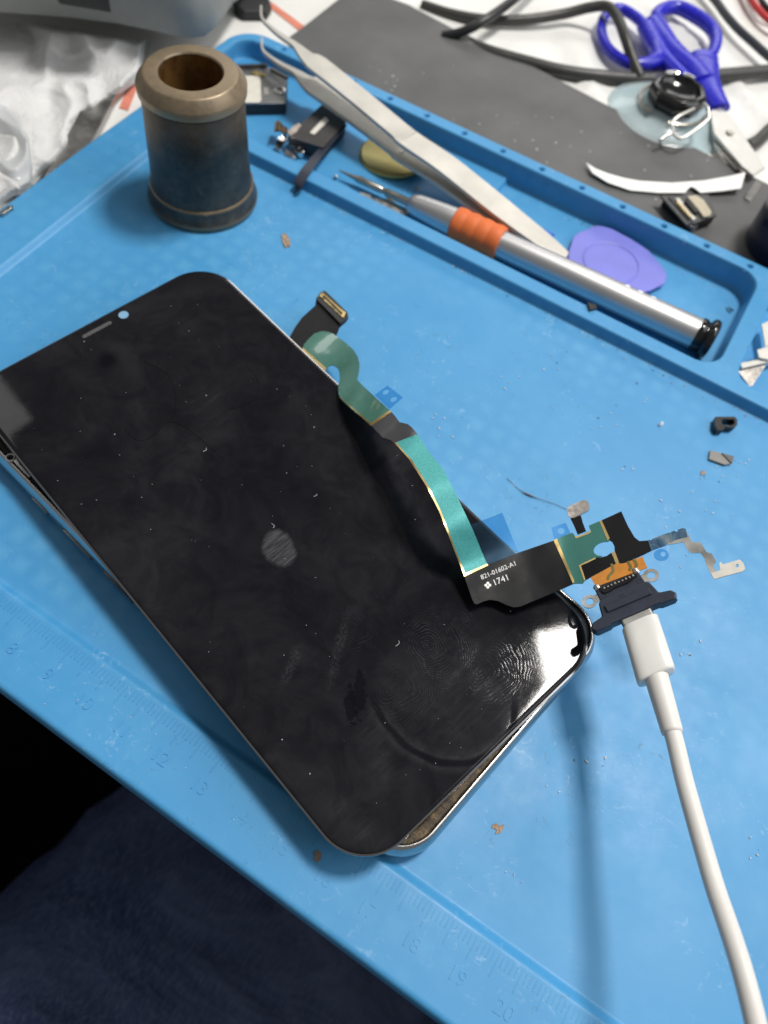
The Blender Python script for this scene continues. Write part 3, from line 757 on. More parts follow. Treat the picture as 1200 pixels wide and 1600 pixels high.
b = MB(); b.prism([(-4.0, -3.9), (-3.6, -4.5), (4.0, -4.5), (4.2, -3.7), (2.6, -3.2), (1.8, -3.0), (-1.2, -3.1), (-2.2, -2.8), (-3.6, -2.9)], .8, 1.25, pf); b.build('solder_mask', M['black_gloss'], socket, bevel=.15)
b = MB(); rnd = random.Random(5)
for i in range(9):
    u_ = -3.2 + i * .8; b.box(u_, u_ + .38, -4.25 + rnd.uniform(-.1, .1), -3.75, 1.2, 1.32 + rnd.uniform(0, .06), pf)
b.build('pins', M['solder'], socket, bevel=.05, seg=1)
for u_ in (-4.3, 4.4):
    b = MB(); b.lathe([(0, .75), (.25, .7), (.5, .4), (.58, .01)], pf(u_, -5.0, .85), pn, 18); b.build('solder_joint', M['solder'], socket)
for s_, mat_ in ((-1, 'steel'), (1, 'steel_satin')):
    b = MB(); c_ = pf(s_ * 6.9, -3.3, -.5)
    for w0, w1 in ((-.15, .15),):
        no, ni = 28, 28
        out = [c_ + pu * 1.55 * math.cos(a) + pd * 1.55 * math.sin(a) for a in (2 * math.pi * i / no for i in range(no))]
        inn = [c_ + pu * .8 * math.cos(a) + pd * .8 * math.sin(a) for a in (2 * math.pi * i / no for i in range(no))]
        b.rings([[q + pn * w0 for q in out], [q + pn * w1 for q in out], [q + pn * w1 for q in inn], [q + pn * w0 for q in inn]], close=True)
    b.prism([(s_ * 4.6, -4.2), (s_ * 5.7, -4.2), (s_ * 5.7, -2.4), (s_ * 4.6, -2.4)], -.65, -.36, pf)
    b.build('mounting_ring', M[mat_], t)
# side antenna strip
flex_part('foil_strip', M['blue_foil'], Z3((575, 282), (660, 250), (755, 218), (772, 222), (780, 262), (720, 278), (676, 298), (672, 306), (592, 335)), .10)
ant = flex_part('antenna_strip', M['steel_satin'], Z3((768, 222), (806, 290), (850, 292), (880, 342), (908, 350), (930, 392), (915, 408), (930, 442), (906, 462), (880, 412), (868, 372), (848, 346), (800, 346), (780, 330), (760, 290), (676, 304), (680, 294), (756, 262), (780, 258)), .0)
flex_part('contact_foot', M['label_white'], Z3((902, 456), (952, 440), (946, 402), (954, 396), (964, 410), (1052, 384), (1070, 400), (1082, 432), (1066, 446), (990, 466), (920, 486)), .3, .3,
          holes=[[(840 + (1040 + 9 * math.cos(a)) / 3.3333, 760 + (416 + 9 * math.sin(a)) / 3.3333) for a in (i * math.pi / 5 for i in range(10))]], step=4)
# clear blue pull tabs
def ell(cx, cy, a_, c_, rot=0.0, n_=16): return [(cx + a_ * math.cos(q) * math.cos(rot) - c_ * math.sin(q) * math.sin(rot), cy + a_ * math.cos(q) * math.sin(rot) + c_ * math.sin(q) * math.cos(rot)) for q in (2 * math.pi * i / n_ for i in range(n_))]
flex_part('film_tab', M['film'], Z1((618, 622), (684, 573), (765, 635), (694, 696)), -.1, .06, holes=[ell(602.5, 612, 5, 3.4, -.5), ell(615, 623.5, 5.4, 3.6, -.5)], step=4)
flex_part('film_tab', M['film'], Z2((355, 455), (548, 380), (640, 612), (455, 690)), -.25, .06)
flex_part('film_tab', M['film'], Z3((72, 212), (146, 186), (172, 242), (88, 278)), -.2, .06, holes=[ell(877, 829, 5.4, 5.0)], step=4)
flex_part('film_tab', M['film'], ell(1033, 865, 12, 9.5), -.6, .06, holes=[ell(1036, 863.5, 4.2, 4.0)], step=4)

# ------------------------------------------------------------------ charging cable
t = thing('charging_cable', 'white charging cable plugged into the small black socket, rising toward the lower right', 'cable', plug_a)
ax = pd
b = MB(); fr_ = frame(pf(0, 3.2, .0), pu, pn)   # w = pu x pn
wdir = pu.cross(pn); sgn = 1 if wdir.dot(pd) > 0 else -1
b.prism(rrect(-3.35, 3.35, -.8, .8, .6, 5), 0, sgn * 4.6, fr_); b.build('plug_tip', M['steel_satin'], t, bevel=.1)
def oval(c_, a_, h_, n_=40, e=.62): # rounded plug section
    out = []
    for i in range(n_):
        q = 2 * math.pi * i / n_; cx, sy = math.cos(q), math.sin(q)
        out.append(c_ + pu * a_ * math.copysign(abs(cx) ** e, cx) + pn * h_ * math.copysign(abs(sy) ** e, sy))
    return out
pb0 = pf(0, 5.6, .0); pdir = (plug_b - pb0).normalized(); PL = 11.6
b = MB(); b.rings([oval(pb0 + pdir * s_, a_, h_) for s_, a_, h_ in ((0, 3.3, 2.05), (.12, 3.65, 2.35), (.4, 3.85, 2.5), (6, 3.9, 2.55), (PL - .5, 3.95, 2.6), (PL - .1, 3.8, 2.45), (PL, 3.5, 2.2))]); b.build('plug_body', M['white_gloss'], t, angle=60)
pe = pb0 + pdir * PL
c1, c2, c3, c4 = at(1051, 1146, 25.2), at(1072, 1230, 27), at(1112, 1370, 30), at(1183, 1610, 34.5)
b = MB()
b.lathe([(0, 2.35), (.2, 2.3), ((c1 - pe).length - .6, 2.0), ((c1 - pe).length - .1, 1.95), ((c1 - pe).length + .15, 1.6)], pe - pdir * .1, c1 - pe, 32); b.build('strain_relief', M['white_cord'], t, angle=60)
far = c4 + (c4 - c3) * 1.2 + Vector((10, -10, -15)); far2 = far + Vector((45, -30, -70)); far3 = far2 + Vector((30, -10, -200))
b = MB(); b.tube([c1 - (c1 - pe).normalized() * 2, c1 + (c1 - pe).normalized() * 2, c2, c3, c4, far, far2, far3], 1.62, 24, 12); b.build('cord', M['white_cord'], t, angle=60)

# ------------------------------------------------------------------ tray contents
# tweezers
t = thing('tweezers', 'matte steel tweezers with bent needle tips, leaning across the tray edge', 'tweezers', at(880, 400, -5))
cen = [(408, 10, .35), (409, 28, .4), (420, 41, .55), (440, 57, .9), (462, 72, 1.2), (480, 90, 2.6), (496, 101, 4.1), (560, 152, 4.0), (625, 206, 4.0), (640, 219, 4.4), (700, 260, 4.6), (780, 324, 4.5), (850, 378, 3.6), (884, 402, 1.8)]
zu = [15.5, 15.5, 15.3, 15, 14.6, 14, 13.6, 11.2, 8.6, 8.2, 5.6, 1.8, -2.0, -3.6]
up_pts = [at(x, y, z) for (x, y, w), z in zip(cen, zu)]
hw = [c_[2] for c_ in cen]
b = MB(); b.strap(up_pts, hw, [1, 1, 1, 1.2, 1.2, 1.2, 1.2, 1.2, 1.2, 1.2, 1.2, 1.3, 1.3, 1.3], sub=5); b.build('arm', M['tweezer'], t, bevel=.25, angle=30)
dz = [11.0, 10.9, 10.5, 9.8, 9.0, 8.2, 7.8, 6.6, 5.5, 5.2, 4.2, 2.9, 1.5, 1.3]
lo_pts = [Vector((p_.x, p_.y, p_.z - d_)) for p_, d_ in zip(up_pts, dz)]
b = MB(); b.strap(lo_pts, [h_ * (1.12 if h_ > 2 else 1) for h_ in hw], 1.3, sub=5); b.build('arm', M['tweezer'], t, bevel=.25, angle=30)
b = MB(); c_ = (up_pts[-2] + up_pts[-1]) / 2; b.strap([up_pts[-3] - Vector((0, 0, 1.6)), up_pts[-2] - Vector((0, 0, .9)), up_pts[-1] - Vector((0, 0, .7))], [2.5, 2.8, 1.4], 1.1); b.build('joint', M['tweezer'], t)
b = MB(); pp = lo_pts[7]; b.lathe([(-1, 1.2), (.4, 1.6), (1.6, 1.5), (2.4, .9), (2.6, .02)], at(533, 184, .2), (-.6, -.6, .35), 20); b.build('guide_pin', M['tweezer'], t, angle=70)

# screwdriver
p0, p1 = at(529, 266, -1.2), at(1108, 531, -.7)
ax = (p1 - p0).normalized(); L = (p1 - p0).length
def along(px, py):  # distance along the driver of a point of the photo
    q = at(px, py, -.9) - p0; return q.dot(ax)
t = thing('screwdriver', 'silver precision screwdriver with an orange grip and black end cap, lying in the tray', 'screwdriver', (p0 + p1) / 2 - Vector((0, 0, 5)))
s1, s2, s3, g0, g1, s4 = along(556, 279), along(595, 297), along(641, 316), along(706, 352), along(783, 382), along(1085, 522)
b = MB(); b.lathe([(0, .12), (2, .35), (s1 - .8, .75), (s1, 1.05), (s1 + 1, 1.15), (s2, 1.15), (s2 + .3, .95), (s2 + 1.4, .95), (s2 + 1.8, 1.25), (s3, 1.35), (s3 + 1, 1.35)], p0, ax, 20); b.build('bit', M['bit'], t, angle=50)
b = MB(); b.lathe([(s3 - .2, 1.6), (s3, 2.5), (s3 + .8, 3.1), (s3 + 3, 3.7), (g0 - 4, 4.45), (g0, 4.7), (g1, 4.6), (g1 + .2, 4.15), (g1 + 6, 4.25), (s4 - 40, 4.45), (s4, 4.7), (s4 + .5, 4.6)], p0, ax, 64); body = b.build('body', M['alu'], t, angle=50)
b = MB()
for i in range(3):
    q = s4 - 24 + i * 4.2
    b.lathe([(-.08, .95), (.0, 1.05), (.05, .9), (-.1, .5), (-.12, .02)], p0 + ax * q + Vector((0, 0, 4.42)) + ax.cross(UP) * -.9, UP, 18)
b.build('dimples', M['alu'], body, angle=70)
b = MB(); n_g = 72; loops = []; Lg = g1 - g0; steps = 60
side = ax.cross(UP).normalized(); up_ = side.cross(ax)
for i in range(steps + 1):
    f_ = i / steps; s_ = g0 + f_ * Lg
    r0 = 5.15 + .30 * abs(math.sin(f_ * math.pi * 4)) if 0 < i < steps else 4.8
    groove = .13 if (f_ * 4) % 1 > .25 else 0
    loops.append([p0 + ax * s_ + (side * math.cos(q) + up_ * math.sin(q)) * (r0 - (groove if j % 2 else 0)) for j, q in enumerate(2 * math.pi * j / n_g for j in range(n_g))])
b.rings(loops); b.build('grip', M['orange'], t, angle=60)
b = MB(); e = s4 + .2; b.lathe([(e, 4.2), (e + .1, 5.0), (e + .6, 5.15), (e + 1.6, 5.1), (e + 2.0, 4.7), (e + 2.5, 4.7), (e + 2.9, 5.7), (e + 3.6, 6.2), (e + 4.4, 6.2), (e + 5.2, 5.8), (e + 5.5, 5.0), (e + 5.5, .1)], p0, ax, 48); b.build('end_cap', M['black_gloss'], t, angle=60)

# pry pick
def Z5(*p_): return [(800 + x / 3, 300 + y / 3) for x, y in p_]
b = MB(); px_prism(b, Z5((262, 330), (268, 270), (290, 208), (310, 190), (395, 156), (430, 160), (470, 172), (560, 220), (640, 272), (690, 330), (715, 362), (727, 395), (716, 428), (680, 445), (655, 458), (600, 472), (480, 450), (330, 395)), -4.6, -3.6)
pk = b.build('pry_pick', M['pick'], origin=at(950, 415, -4.6), bevel=.3); tag(pk, 'lavender plastic pry pick with rounded corners, flat in the tray behind the screwdriver', 'pry pick')
cc = at(955, 410, -3.6); b = MB()
b.tube([cc + Vector((9.0 * math.cos(a), 9.0 * math.sin(a), .02)) for a in (2 * math.pi * i / 24 for i in range(24))], .32, 6, 3, True, flat=.7, upv=(0, 0, 1)); b.build('thumb_ring', M['pick'], pk)
# brass disc under the tweezers
p = at(617, 247, -4.0)
b = MB(); tl = Vector((-.10, -.06, 1)).normalized(); b.lathe([(.3, 11.4), (.6, 11.9), (1.3, 12.1), (1.8, 11.9), (2.0, 11.3), (1.9, 10.6), (1.8, 9.9), (1.8, .1)], p + Vector((0, 0, -.1)), tl, 64)
tag(b.build('brass_disc', M['brass'], origin=p, angle=40), 'round brass disc in the tray, partly covered by the tweezers', 'disc')

# loudspeaker module by the tweezers (black, tilted)
t = thing('speaker_module', 'small black speaker module with metal clip and pale strip, leaning under the tweezers', 'phone part', at(495, 225, -4))
b = MB(); px_prism(b, [(450, 213), (504, 230), (541, 190), (503, 163)], -3.6, 1.2); b.build('case', M['black_matte'], t, bevel=.3)
b = MB(); px_prism(b, [(449, 213), (504.5, 230.5), (542, 189.5), (504, 162)], 1.25, 1.6); lid = b.build('cover_plate', simple('grey_black_plate', (.055, .053, .052), .4), t, bevel=.1)
b = MB(); px_prism(b, [(484, 207), (491, 210), (514, 188), (508, 182)], 1.62, 1.72); b.build('pale_strip', M['label_white'], lid)
b = MB(); b.strap([at(448, 214, -.5), at(438, 221, -1), at(436, 231, -1.6), at(445, 241, -2.2), at(460, 247, -2.8)], [1.2, 1.3, 1.3, 1.3, 1.2], .4, up=(.5, .5, .7)); b.build('clip', M['steel'], t)
b = MB(); px_prism(b, [(446, 232), (455, 236), (462, 244), (455, 249), (445, 242)], -3.6, -2.4); px_prism(b, [(452, 216), (470, 222), (484, 228), (470, 234), (452, 226)], -3.6, -1.6); b.build('bracket', M['steel_satin'], t, bevel=.15)
p = at(469, 235, -2.0); b = MB(); b.lathe([(-1.5, 1.9), (.6, 1.9), (.8, 1.7), (.8, .9), (-.6, .8)], p, (0, -.2, 1), 24); b.build('screw_boss', M['steel'], t)
# loose black strip hanging over the tray wall
b = MB(); b.strap([at(537, 194, 1.0), at(522, 212, .6), at(506, 232, .6), at(488, 254, 2.4), at(476, 270, 3.0), at(466, 288, 1.6), at(461, 299, -.8)], [1.3, 1.3, 1.3, 1.5, 1.6, 1.7, 1.5], .35); tag(b.build('tape_strip', M['charcoal'], origin=at(466, 290, -1)), 'narrow black tape strip hanging over the tray wall beside the speaker module', 'tape')
b = MB(); sheet(b, [(430, 190), (436, 188), (443, 196), (450, 200), (450, 208), (443, 206), (436, 203), (428, 204)], lambda x, y: (at(x, y, 1.2 + math.sin(x) * .5), UP), .6, 3); tag(b.build('tape_scrap', M['brown_bit'], origin=at(438, 198, 1), angle=20), 'frayed brown tape scrap at the corner of the black speaker module', 'scrap')
b = MB(); sheet(b, [(449, 206), (458, 197), (467, 192), (471, 195), (462, 206), (453, 211)], lambda x, y: (at(x, y, 2.3 + math.sin(x * .9 + y) * .3), UP), .5, 3); tag(b.build('tape_scrap', simple('pale_fibre', (.5, .43, .38), .9), origin=at(460, 200, 1), angle=20), 'pale fluffy scrap stuck along the black speaker module', 'scrap')

# metal-framed module behind the sleeve
t = thing('earpiece_module', 'grey metal phone module with white label, in the tray corner behind the bronze sleeve', 'phone part', at(415, 150, -4))
b = MB(); px_prism(b, [(358, 105), (368, 104), (417, 102), (422, 108), (449, 121), (449, 134), (447, 163), (370, 164), (358, 150)], -3.9, -.2); b.build('case', M['black_matte'], t, bevel=.3)
b = MB(); px_prism(b, [(358, 106), (416, 103), (448, 122), (446, 161), (372, 162), (358, 150)], -.15, .35); pl = b.build('frame_plate', metal('dull_grey_plate', (.30, .30, .30), .45), t, bevel=.2)
b = MB(); b.prism([at2(x, y, 1.0) for x, y in ((366, 117), (403, 117), (407, 120), (408, 155), (404, 159), (372, 159))], .4, .75); b.build('paper_label', M['label_white'], t, bevel=.15)
b = MB(); px_prism(b, [(392, 113), (399, 110), (412, 114), (416, 117), (404, 118)], .4, .9); b.build('gold_contact', M['gold'], t, bevel=.15)
b = MB(); px_prism(b, [(411, 137), (419, 136), (420, 147), (411, 148)], .38, .6); b.build('solder_pad', M['foil'], t)
p = at(437, 141, .4); b = MB(); b.lathe([(-.3, 2.2), (.3, 2.1), (.5, 1.7), (.5, .9), (-.3, .8)], p, UP, 24, True, True); b.build('screw_eye', M['steel_satin'], t)
b = MB(); b.strap([at(352, 104, .9), at(417, 102, .9)], [.5, .5], .8); b.strap([at(424, 108, .8), at(450, 122, .8)], [.7, .5], .8); b.build('folded_edge', metal('dark_folded_edge', (.16, .16, .16), .4), pl)

# small tray bits
def strip(pts, z, th, name, mat, label, cat, group=None, bev=.05):
    b_ = MB(); px_prism(b_, pts, z - th, z); return tag(b_.build(name, mat, origin=at(pts[0][0], pts[0][1], z - th), bevel=bev), label, cat, group)
strip([(563, 300), (580, 304), (580, 309), (602, 312), (608, 305), (612, 312), (638, 333), (632, 338), (600, 322), (586, 314), (561, 303)], -3.4, .35, 'shim_bracket', M['foil'], 'thin notched metal shim bracket under the screwdriver bit', 'bracket')
def screw(px, py, z, label):
    p_ = at(px, py, z); b_ = MB(); b_.lathe([(-.1, .0), (0, .25), (.8, .28), (.85, .6), (1.2, .55), (1.25, .2), (1.0, .02)], p_, (.3, -.4, .8), 14)
    tag(b_.build('screw', M['button'], origin=p_, angle=40), label, 'screw')
screw(524, 278, -3.9, 'tiny silver screw just below the screwdriver tip')
screw(650, 297, -3.5, 'tiny silver screw above the front end of the screwdriver body')
strip([(823, 346), (838, 352), (867, 366), (858, 370), (840, 362)], -5.2, .6, 'plastic_sliver', M['bright_blue'], 'bright blue plastic sliver beside the tweezers in the tray', 'scrap')
strip([(377, 78), (385, 75), (388, 77), (379, 81)], -3.2, .5, 'metal_flake', M['steel'], 'shiny metal flake in the far left corner of the tray', 'scrap')
strip([(918, 472), (931, 476), (933, 481), (922, 484)], 2.9, .9, 'plastic_nub', M['black'], 'black plastic nub on the tray wall beside the screwdriver', 'scrap')
strip([(1136, 478), (1143, 482), (1148, 484), (1142, 486)], -5.0, .7, 'glass_chip', M['steel'], 'shiny glass chip in the tray near the screwdriver cap', 'scrap')
strip([(1165, 480), (1172, 477), (1174, 482), (1168, 484)], -5.3, .5, 'glass_chip', M['foil'], 'dull chip against the tray divider wall', 'scrap')
# brackets in the next tray
strip([(1152, 578), (1172, 604), (1176, 602), (1200, 566), (1200, 552), (1180, 560)], -3.6, .4, 'metal_plate', M['foil'], 'flat triangular metal plate lowest in the right hand tray', 'bracket')
strip([(1157, 569), (1160, 566), (1216, 556), (1216, 562), (1160, 575)], -2.4, .8, 'metal_strip', M['label_white'], 'narrow cream metal strip lying across the metal plates in the right hand tray', 'bracket', bev=.2)
strip([(1183, 546), (1204, 540), (1204, 562), (1192, 560), (1186, 558)], -1.4, .6, 'metal_tab', M['label_white'], 'small cream metal tab above the narrow strip in the right hand tray', 'bracket', bev=.2)
strip([(1190, 506), (1204, 500), (1210, 536), (1196, 542)], -1.2, .5, 'metal_plate', M['label_white'], 'cream metal plate with bent end at the top of the right hand tray', 'bracket', bev=.15)
strip([(1154, 588), (1160, 591), (1174, 600), (1166, 602), (1156, 596)], -5.0, .8, 'dark_grit', M['brown_bit'], 'dark grit in the corner of the right hand tray', 'scrap')

# ------------------------------------------------------------------ loose bits on the mat
p = at(1134, 662, -1.5)
o_px = [(1118, 651), (1148, 651), (1152, 655), (1152, 664), (1146, 668), (1134, 667), (1130, 672), (1121, 672), (1117, 664)]
h_px = [(1128, 655), (1147, 655), (1148, 662), (1142, 665), (1132, 664), (1128, 662)]
b = MB(); sheet(b, o_px, flat_top(.7), 2.1, 3, [h_px]); tag(b.build('plastic_ring', M['black'], origin=p, bevel=.15, angle=30), 'little black plastic frame with an open centre, on the mat near the tray wall', 'phone part')
b = MB(); px_prism(b, [(1110, 703), (1128, 708), (1143, 724), (1133, 726), (1108, 717)], -1.4, -.7); f_ = b.build('foil_piece', simple('dull_grey_foil', (.24, .23, .215), .65), origin=at(1127, 715, -1.5), bevel=.1)
tag(f_, 'folded grey foil piece on the mat below the black plastic frame', 'scrap')
b = MB(); px_prism(b, [(1128, 707.5), (1147, 713), (1144, 724)], -.65, -.35); b.build('dark_fold', simple('dark_foil', (.10, .10, .10), .5), f_)
b = MB(); b.lathe([(-.4, .1), (-.3, .6), (0, .9), (.3, .6), (.4, .1)], at(1033, 663, -1.1), (.9, -.3, .2), 14); tag(b.build('white_grain', M['white_flake'], origin=at(1033, 663, -1.5)), 'tiny white grain alone on the mat under the tray wall', 'scrap')
def crumb(pts, z, mat, label, h_=.7):
    b_ = MB(); sheet(b_, pts, lambda x, y: (at(x, y, z + h_ * (.5 + .5 * mnoise.noise(Vector((x * .3, y * .3, 1))))), UP), h_ * .9, 2.0)
    tag(b_.build('crumb', mat, origin=at(pts[0][0], pts[0][1], z), angle=25), label, 'crumb')
crumb([(440, 366), (446, 364), (453, 374), (454, 384), (446, 386), (441, 376)], -1.5, M['crumb'], 'tan crumb on the mat between the bronze sleeve and the tray wall')
crumb([(770, 1288), (776, 1286), (780, 1290), (787, 1288), (786, 1296), (781, 1302), (774, 1303), (777, 1297), (769, 1294)], -1.5, M['crumb'], 'pinkish tan crumb on the mat below the phone, beside the cable shadow', .4)
crumb([(491, 1331), (496, 1327), (498, 1331), (502, 1332), (501, 1342), (496, 1348), (491, 1343)], 0, simple('grey_brown_crumb', (.22, .17, .14), .9), 'grey brown crumb on the ruler edge in the shadow of the display corner', .4)
crumb([(1095, 736), (1101, 735), (1103, 740), (1096, 742)], -1.5, M['crumb'], 'tiny tan crumb below the folded grey foil', .5)
b = MB(); b.tube([at(792, 747, -1.3), at(812, 765, -1.2), at(824, 772, -1.1), at(842, 779, -1.1), at(866, 787, -1.2), at(886, 796, -1.2)], lambda t_: .06 + .16 * math.exp(-((t_ - .42) / .13) ** 2), 6, 5); tag(b.build('brown_thread', simple('brown_fibre', (.16, .14, .11), .9), origin=at(830, 775, -1.5)), 'frayed brown thread on the mat beside the flex circuit', 'thread')
# scattered lint over the mat
def zmat(x, y):
    return -1.5
b = MB(); rnd = random.Random(11)
spots = [(1150, 735), (1100, 745), (660, 380), (870, 560), (730, 540), (770, 600), (820, 600), (940, 660), (980, 730), (700, 660), (1000, 620), (930, 1190), (870, 1230), (840, 1060), (1080, 1290), (1180, 1330), (1090, 1010), (1040, 800), (1090, 870), (640, 560), (1120, 790), (800, 1370)]
for cx, cy in spots:
    for i in range(rnd.randint(3, 7)):
        q = at(cx + rnd.gauss(0, 15), cy + rnd.gauss(0, 11), -1.5); r = rnd.uniform(.06, .17); a = rnd.random() * 3; e = rnd.uniform(1, 3.2)
        b.prism([(q.x + r * e * math.cos(a) * math.cos(w) - r * math.sin(a) * math.sin(w), q.y + r * e * math.sin(a) * math.cos(w) + r * math.cos(a) * math.sin(w)) for w in (2 * math.pi * j / 6 for j in range(6))], -1.42, -1.28, mi=0 if rnd.random() < .86 else 1)
for px, py in ((132, 1068), (204, 1121), (122, 1094), (365, 1281), (70, 1100), (290, 1200), (243, 1147)):
    q = at(px, py, 0); r = .09; b.prism([(q.x + r * math.cos(w) * 1.6, q.y + r * math.sin(w)) for w in (2 * math.pi * j / 6 for j in range(6))], .02, .15, mi=0)
for i in range(90):
    if i < 60: x, y, z = rnd.uniform(20, 215), 168 - abs(rnd.gauss(0, 1.3)) - 1.0, -1.46
    else: x, y, z = rnd.uniform(100, 181), 218.6 - abs(rnd.gauss(0, 1.6)) - .6, -5.86
    x, y = (float(q) for q in shear(np.array(x), np.array(y))); r = rnd.uniform(.06, .2); a = rnd.random() * 3
    b.prism([(x + r * 1.7 * math.cos(a) * math.cos(w) - r * math.sin(a) * math.sin(w), y + r * 1.7 * math.sin(a) * math.cos(w) + r * math.cos(a) * math.sin(w)) for w in (2 * math.pi * j / 6 for j in range(6))], z, z + .14, mi=rnd.choice([0, 1, 2, 2]))
for i in range(46):
    px, py = rnd.choice([(700, 170), (800, 190), (880, 230), (620, 110), (1050, 245), (1000, 330), (760, 120), (930, 200), (1110, 270)])
    q = at(px + rnd.gauss(0, 42), py + rnd.gauss(0, 20), -3.2)
    if q.y > 232: r = rnd.uniform(.08, .28); a = rnd.random() * 3; b.prism([(q.x + r * 2 * math.cos(a) * math.cos(w) - r * math.sin(a) * math.sin(w), q.y + r * 2 * math.sin(a) * math.cos(w) + r * math.cos(a) * math.sin(w)) for w in (2 * math.pi * j / 6 for j in range(6))], -3.19, -3.0)
tag(b.build('lint', [M['dust'], M['dust_dark'], M['crumb']], origin=(0, 0, -1.5)), 'pale and dark specks of lint scattered on the blue mat and grey pad', 'lint', kind='stuff')

# ------------------------------------------------------------------ black pad and the bench behind
PADZ = -3.2
b = MB(); sheet(b, [at2(x, y, PADZ) for x, y in ((452, 58), (470, 45), (540, -10), (560, -22), (640, 8), (740, 62), (830, 102), (940, 160), (1060, 218), (1160, 268), (1330, 352))] + [(330, 234.5), (200, 230.4), (100, 227), (0, 223.8)], world_top(lambda x, y: PADZ), 4.0, 8)
tag(b.build('rubber_pad', M['pad'], origin=at(800, 180, DESK), bevel=.4), 'long dark grey rubber pad behind the blue tray, scratched and dusty', 'pad')
# plastic sheet with soft folds behind the pad
def fold(x, y):
    v = Vector((x * .012, y * .012, 0)); w = mnoise.noise(v) * 1.6 + mnoise.noise(v * 2.3 + Vector((5, 1, 0))) * .9
    r = abs(mnoise.noise(Vector((x * .010 + y * .014, y * .004 - x * .003, 3))))
    return DESK + 1.4 + w * .9 + max(0, .12 - r) * 20
b = MB(); sheet(b, [(-12, 262), (250, 262), (330, 300), (330, 470), (160, 520), (-10, 430), (-30, 330)], world_top(fold), .3, 4.0)
tag(b.build('plastic_sheet', M['sheet'], origin=(150, 380, DESK), angle=80), 'white plastic sheet with soft folds spread under the scissors and cables', 'plastic sheet')
SH = DESK + 2.2
# white curved strip
tp = [(916, 254), (930, 263), (950, 271), (975, 278), (1000, 282.5), (1050, 285.5), (1100, 282), (1140, 275), (1165, 269)]
bt = [(1158, 294), (1130, 298), (1095, 301), (1086, 294), (1080, 291), (1074, 296), (1071, 301), (1030, 301), (985, 297), (950, 285), (926, 270)]
b = MB(); sheet(b, tp + bt, lambda x, y: (at(x, y, PADZ + 1.0 + 3.0 * ((x - 1010) / 150) ** 2 * .6), UP), .35, 5)
tag(b.build('card_strip', M['white_paper'], origin=at(1040, 290, PADZ), angle=40), 'curved white card strip with a small notch, on the grey pad', 'card')
# charging socket lying on the pad
t = thing('charging_socket', 'small black charging socket with gold contacts, lying on the grey pad beside the white strip', 'phone part', at(1080, 335, PADZ))
def Z6(*p_): return [(1000 + x / 6, 180 + y / 6) for x, y in p_]
b = MB(); px_prism(b, Z6((225, 770), (560, 745), (715, 935), (500, 1020)), PADZ + .02, PADZ + 3.4); b.build('body', M['black'], t, bevel=.4)
b = MB(); px_prism(b, Z6((188, 748), (250, 752), (640, 740), (722, 938), (520, 1010), (545, 1040), (520, 1080), (490, 1082), (455, 1050)), PADZ + 3.45, PADZ + 4.2); fl = b.build('flange', simple('worn_black_plate', (.055, .055, .056), .38), t, bevel=.2)
b = MB(); px_prism(b, Z6((262, 765), (290, 762), (480, 975), (455, 985)), PADZ + 4.22, PADZ + 4.5); b.build('rail', M['black'], fl, bevel=.1)
b = MB(); px_prism(b, Z6((330, 778), (370, 775), (528, 965), (500, 985)), PADZ + 4.22, PADZ + 4.7); b.build('pin_strip', M['label_white'], fl, bevel=.1)
b = MB()
for i in range(6):
    x, y = 345 + i * 21, 812 + i * 24; px_prism(b, Z6((x, y), (x + 20, y - 4), (x + 26, y + 10), (x + 4, y + 14)), PADZ + 4.72, PADZ + 5.0)
b.build('gold_contacts', M['gold'], fl)
b = MB(); px_prism(b, Z6((440, 755), (530, 745), (600, 790), (675, 900), (660, 940), (600, 950), (545, 880)), PADZ + 4.22, PADZ + 5.2); b.build('foam_pad', simple('sand_foam', (.55, .50, .38), .85, scale=900, bump=.3), t, bevel=.4)
b = MB(); px_prism(b, Z6((420, 795), (450, 780), (552, 880), (545, 910), (515, 905)), PADZ + 4.22, PADZ + 6.0); b.build('black_post', M['black_matte'], t, bevel=.4)
p = at(1082, 353, PADZ + 4.3); b = MB(); b.tube([p + Vector((1.3 * math.cos(a), 1.3 * math.sin(a), .1)) for a in (i * math.pi / 5 for i in range(10))], .35, 8, 3, True); b.build('screw_ring', M['charcoal'], t)

# scissors
SZ = SH + 4.5
t = thing('scissors', 'cobalt blue handled scissors lying open on the white sheet under the suction cup', 'scissors', at(1060, 120, SH))
def Z4(*p_): return [(900 + x / 4, y / 4) for x, y in p_]
lp = Z4((300, 62), (225, 62), (170, 120), (158, 200), (190, 290), (270, 365), (370, 402), (470, 392), (510, 350), (470, 240), (410, 140))
b = MB(); b.tube([at(x, y, SZ) for x, y in lp], lambda t_: 2.1 + 1.2 * math.exp(-((t_ - .72) / .12) ** 2), 14, 6, True, flat=1.0, upv=(0, 0, 1))
b.tube([at(x, y, SZ) for x, y in Z4((440, 170), (480, 250), (530, 340), (600, 420), (680, 500))], lambda t_: 4.0 - .6 * t_, 14, 6, flat=.8, upv=(0, 0, 1)); b.build('handle', M['scissor_blue'], t, angle=70)
lp = Z4((500, 92), (560, 52), (640, 48), (740, 95), (830, 160), (872, 230), (862, 310), (820, 365), (740, 385), (660, 350), (590, 240), (530, 150))
b = MB(); b.tube([at(x, y, SZ + .5) for x, y in lp], lambda t_: 2.4 + .5 * math.sin(t_ * 6.28), 14, 6, True, upv=(0, 0, 1))
b.tube([at(x, y, SZ + .3) for x, y in Z4((800, 360), (800, 420), (812, 500), (850, 590), (890, 655), (905, 680))], lambda t_: 6.6 - 2.8 * t_ if t_ > .15 else 5.8, 16, 6, flat=.55, upv=(0, 0, 1))
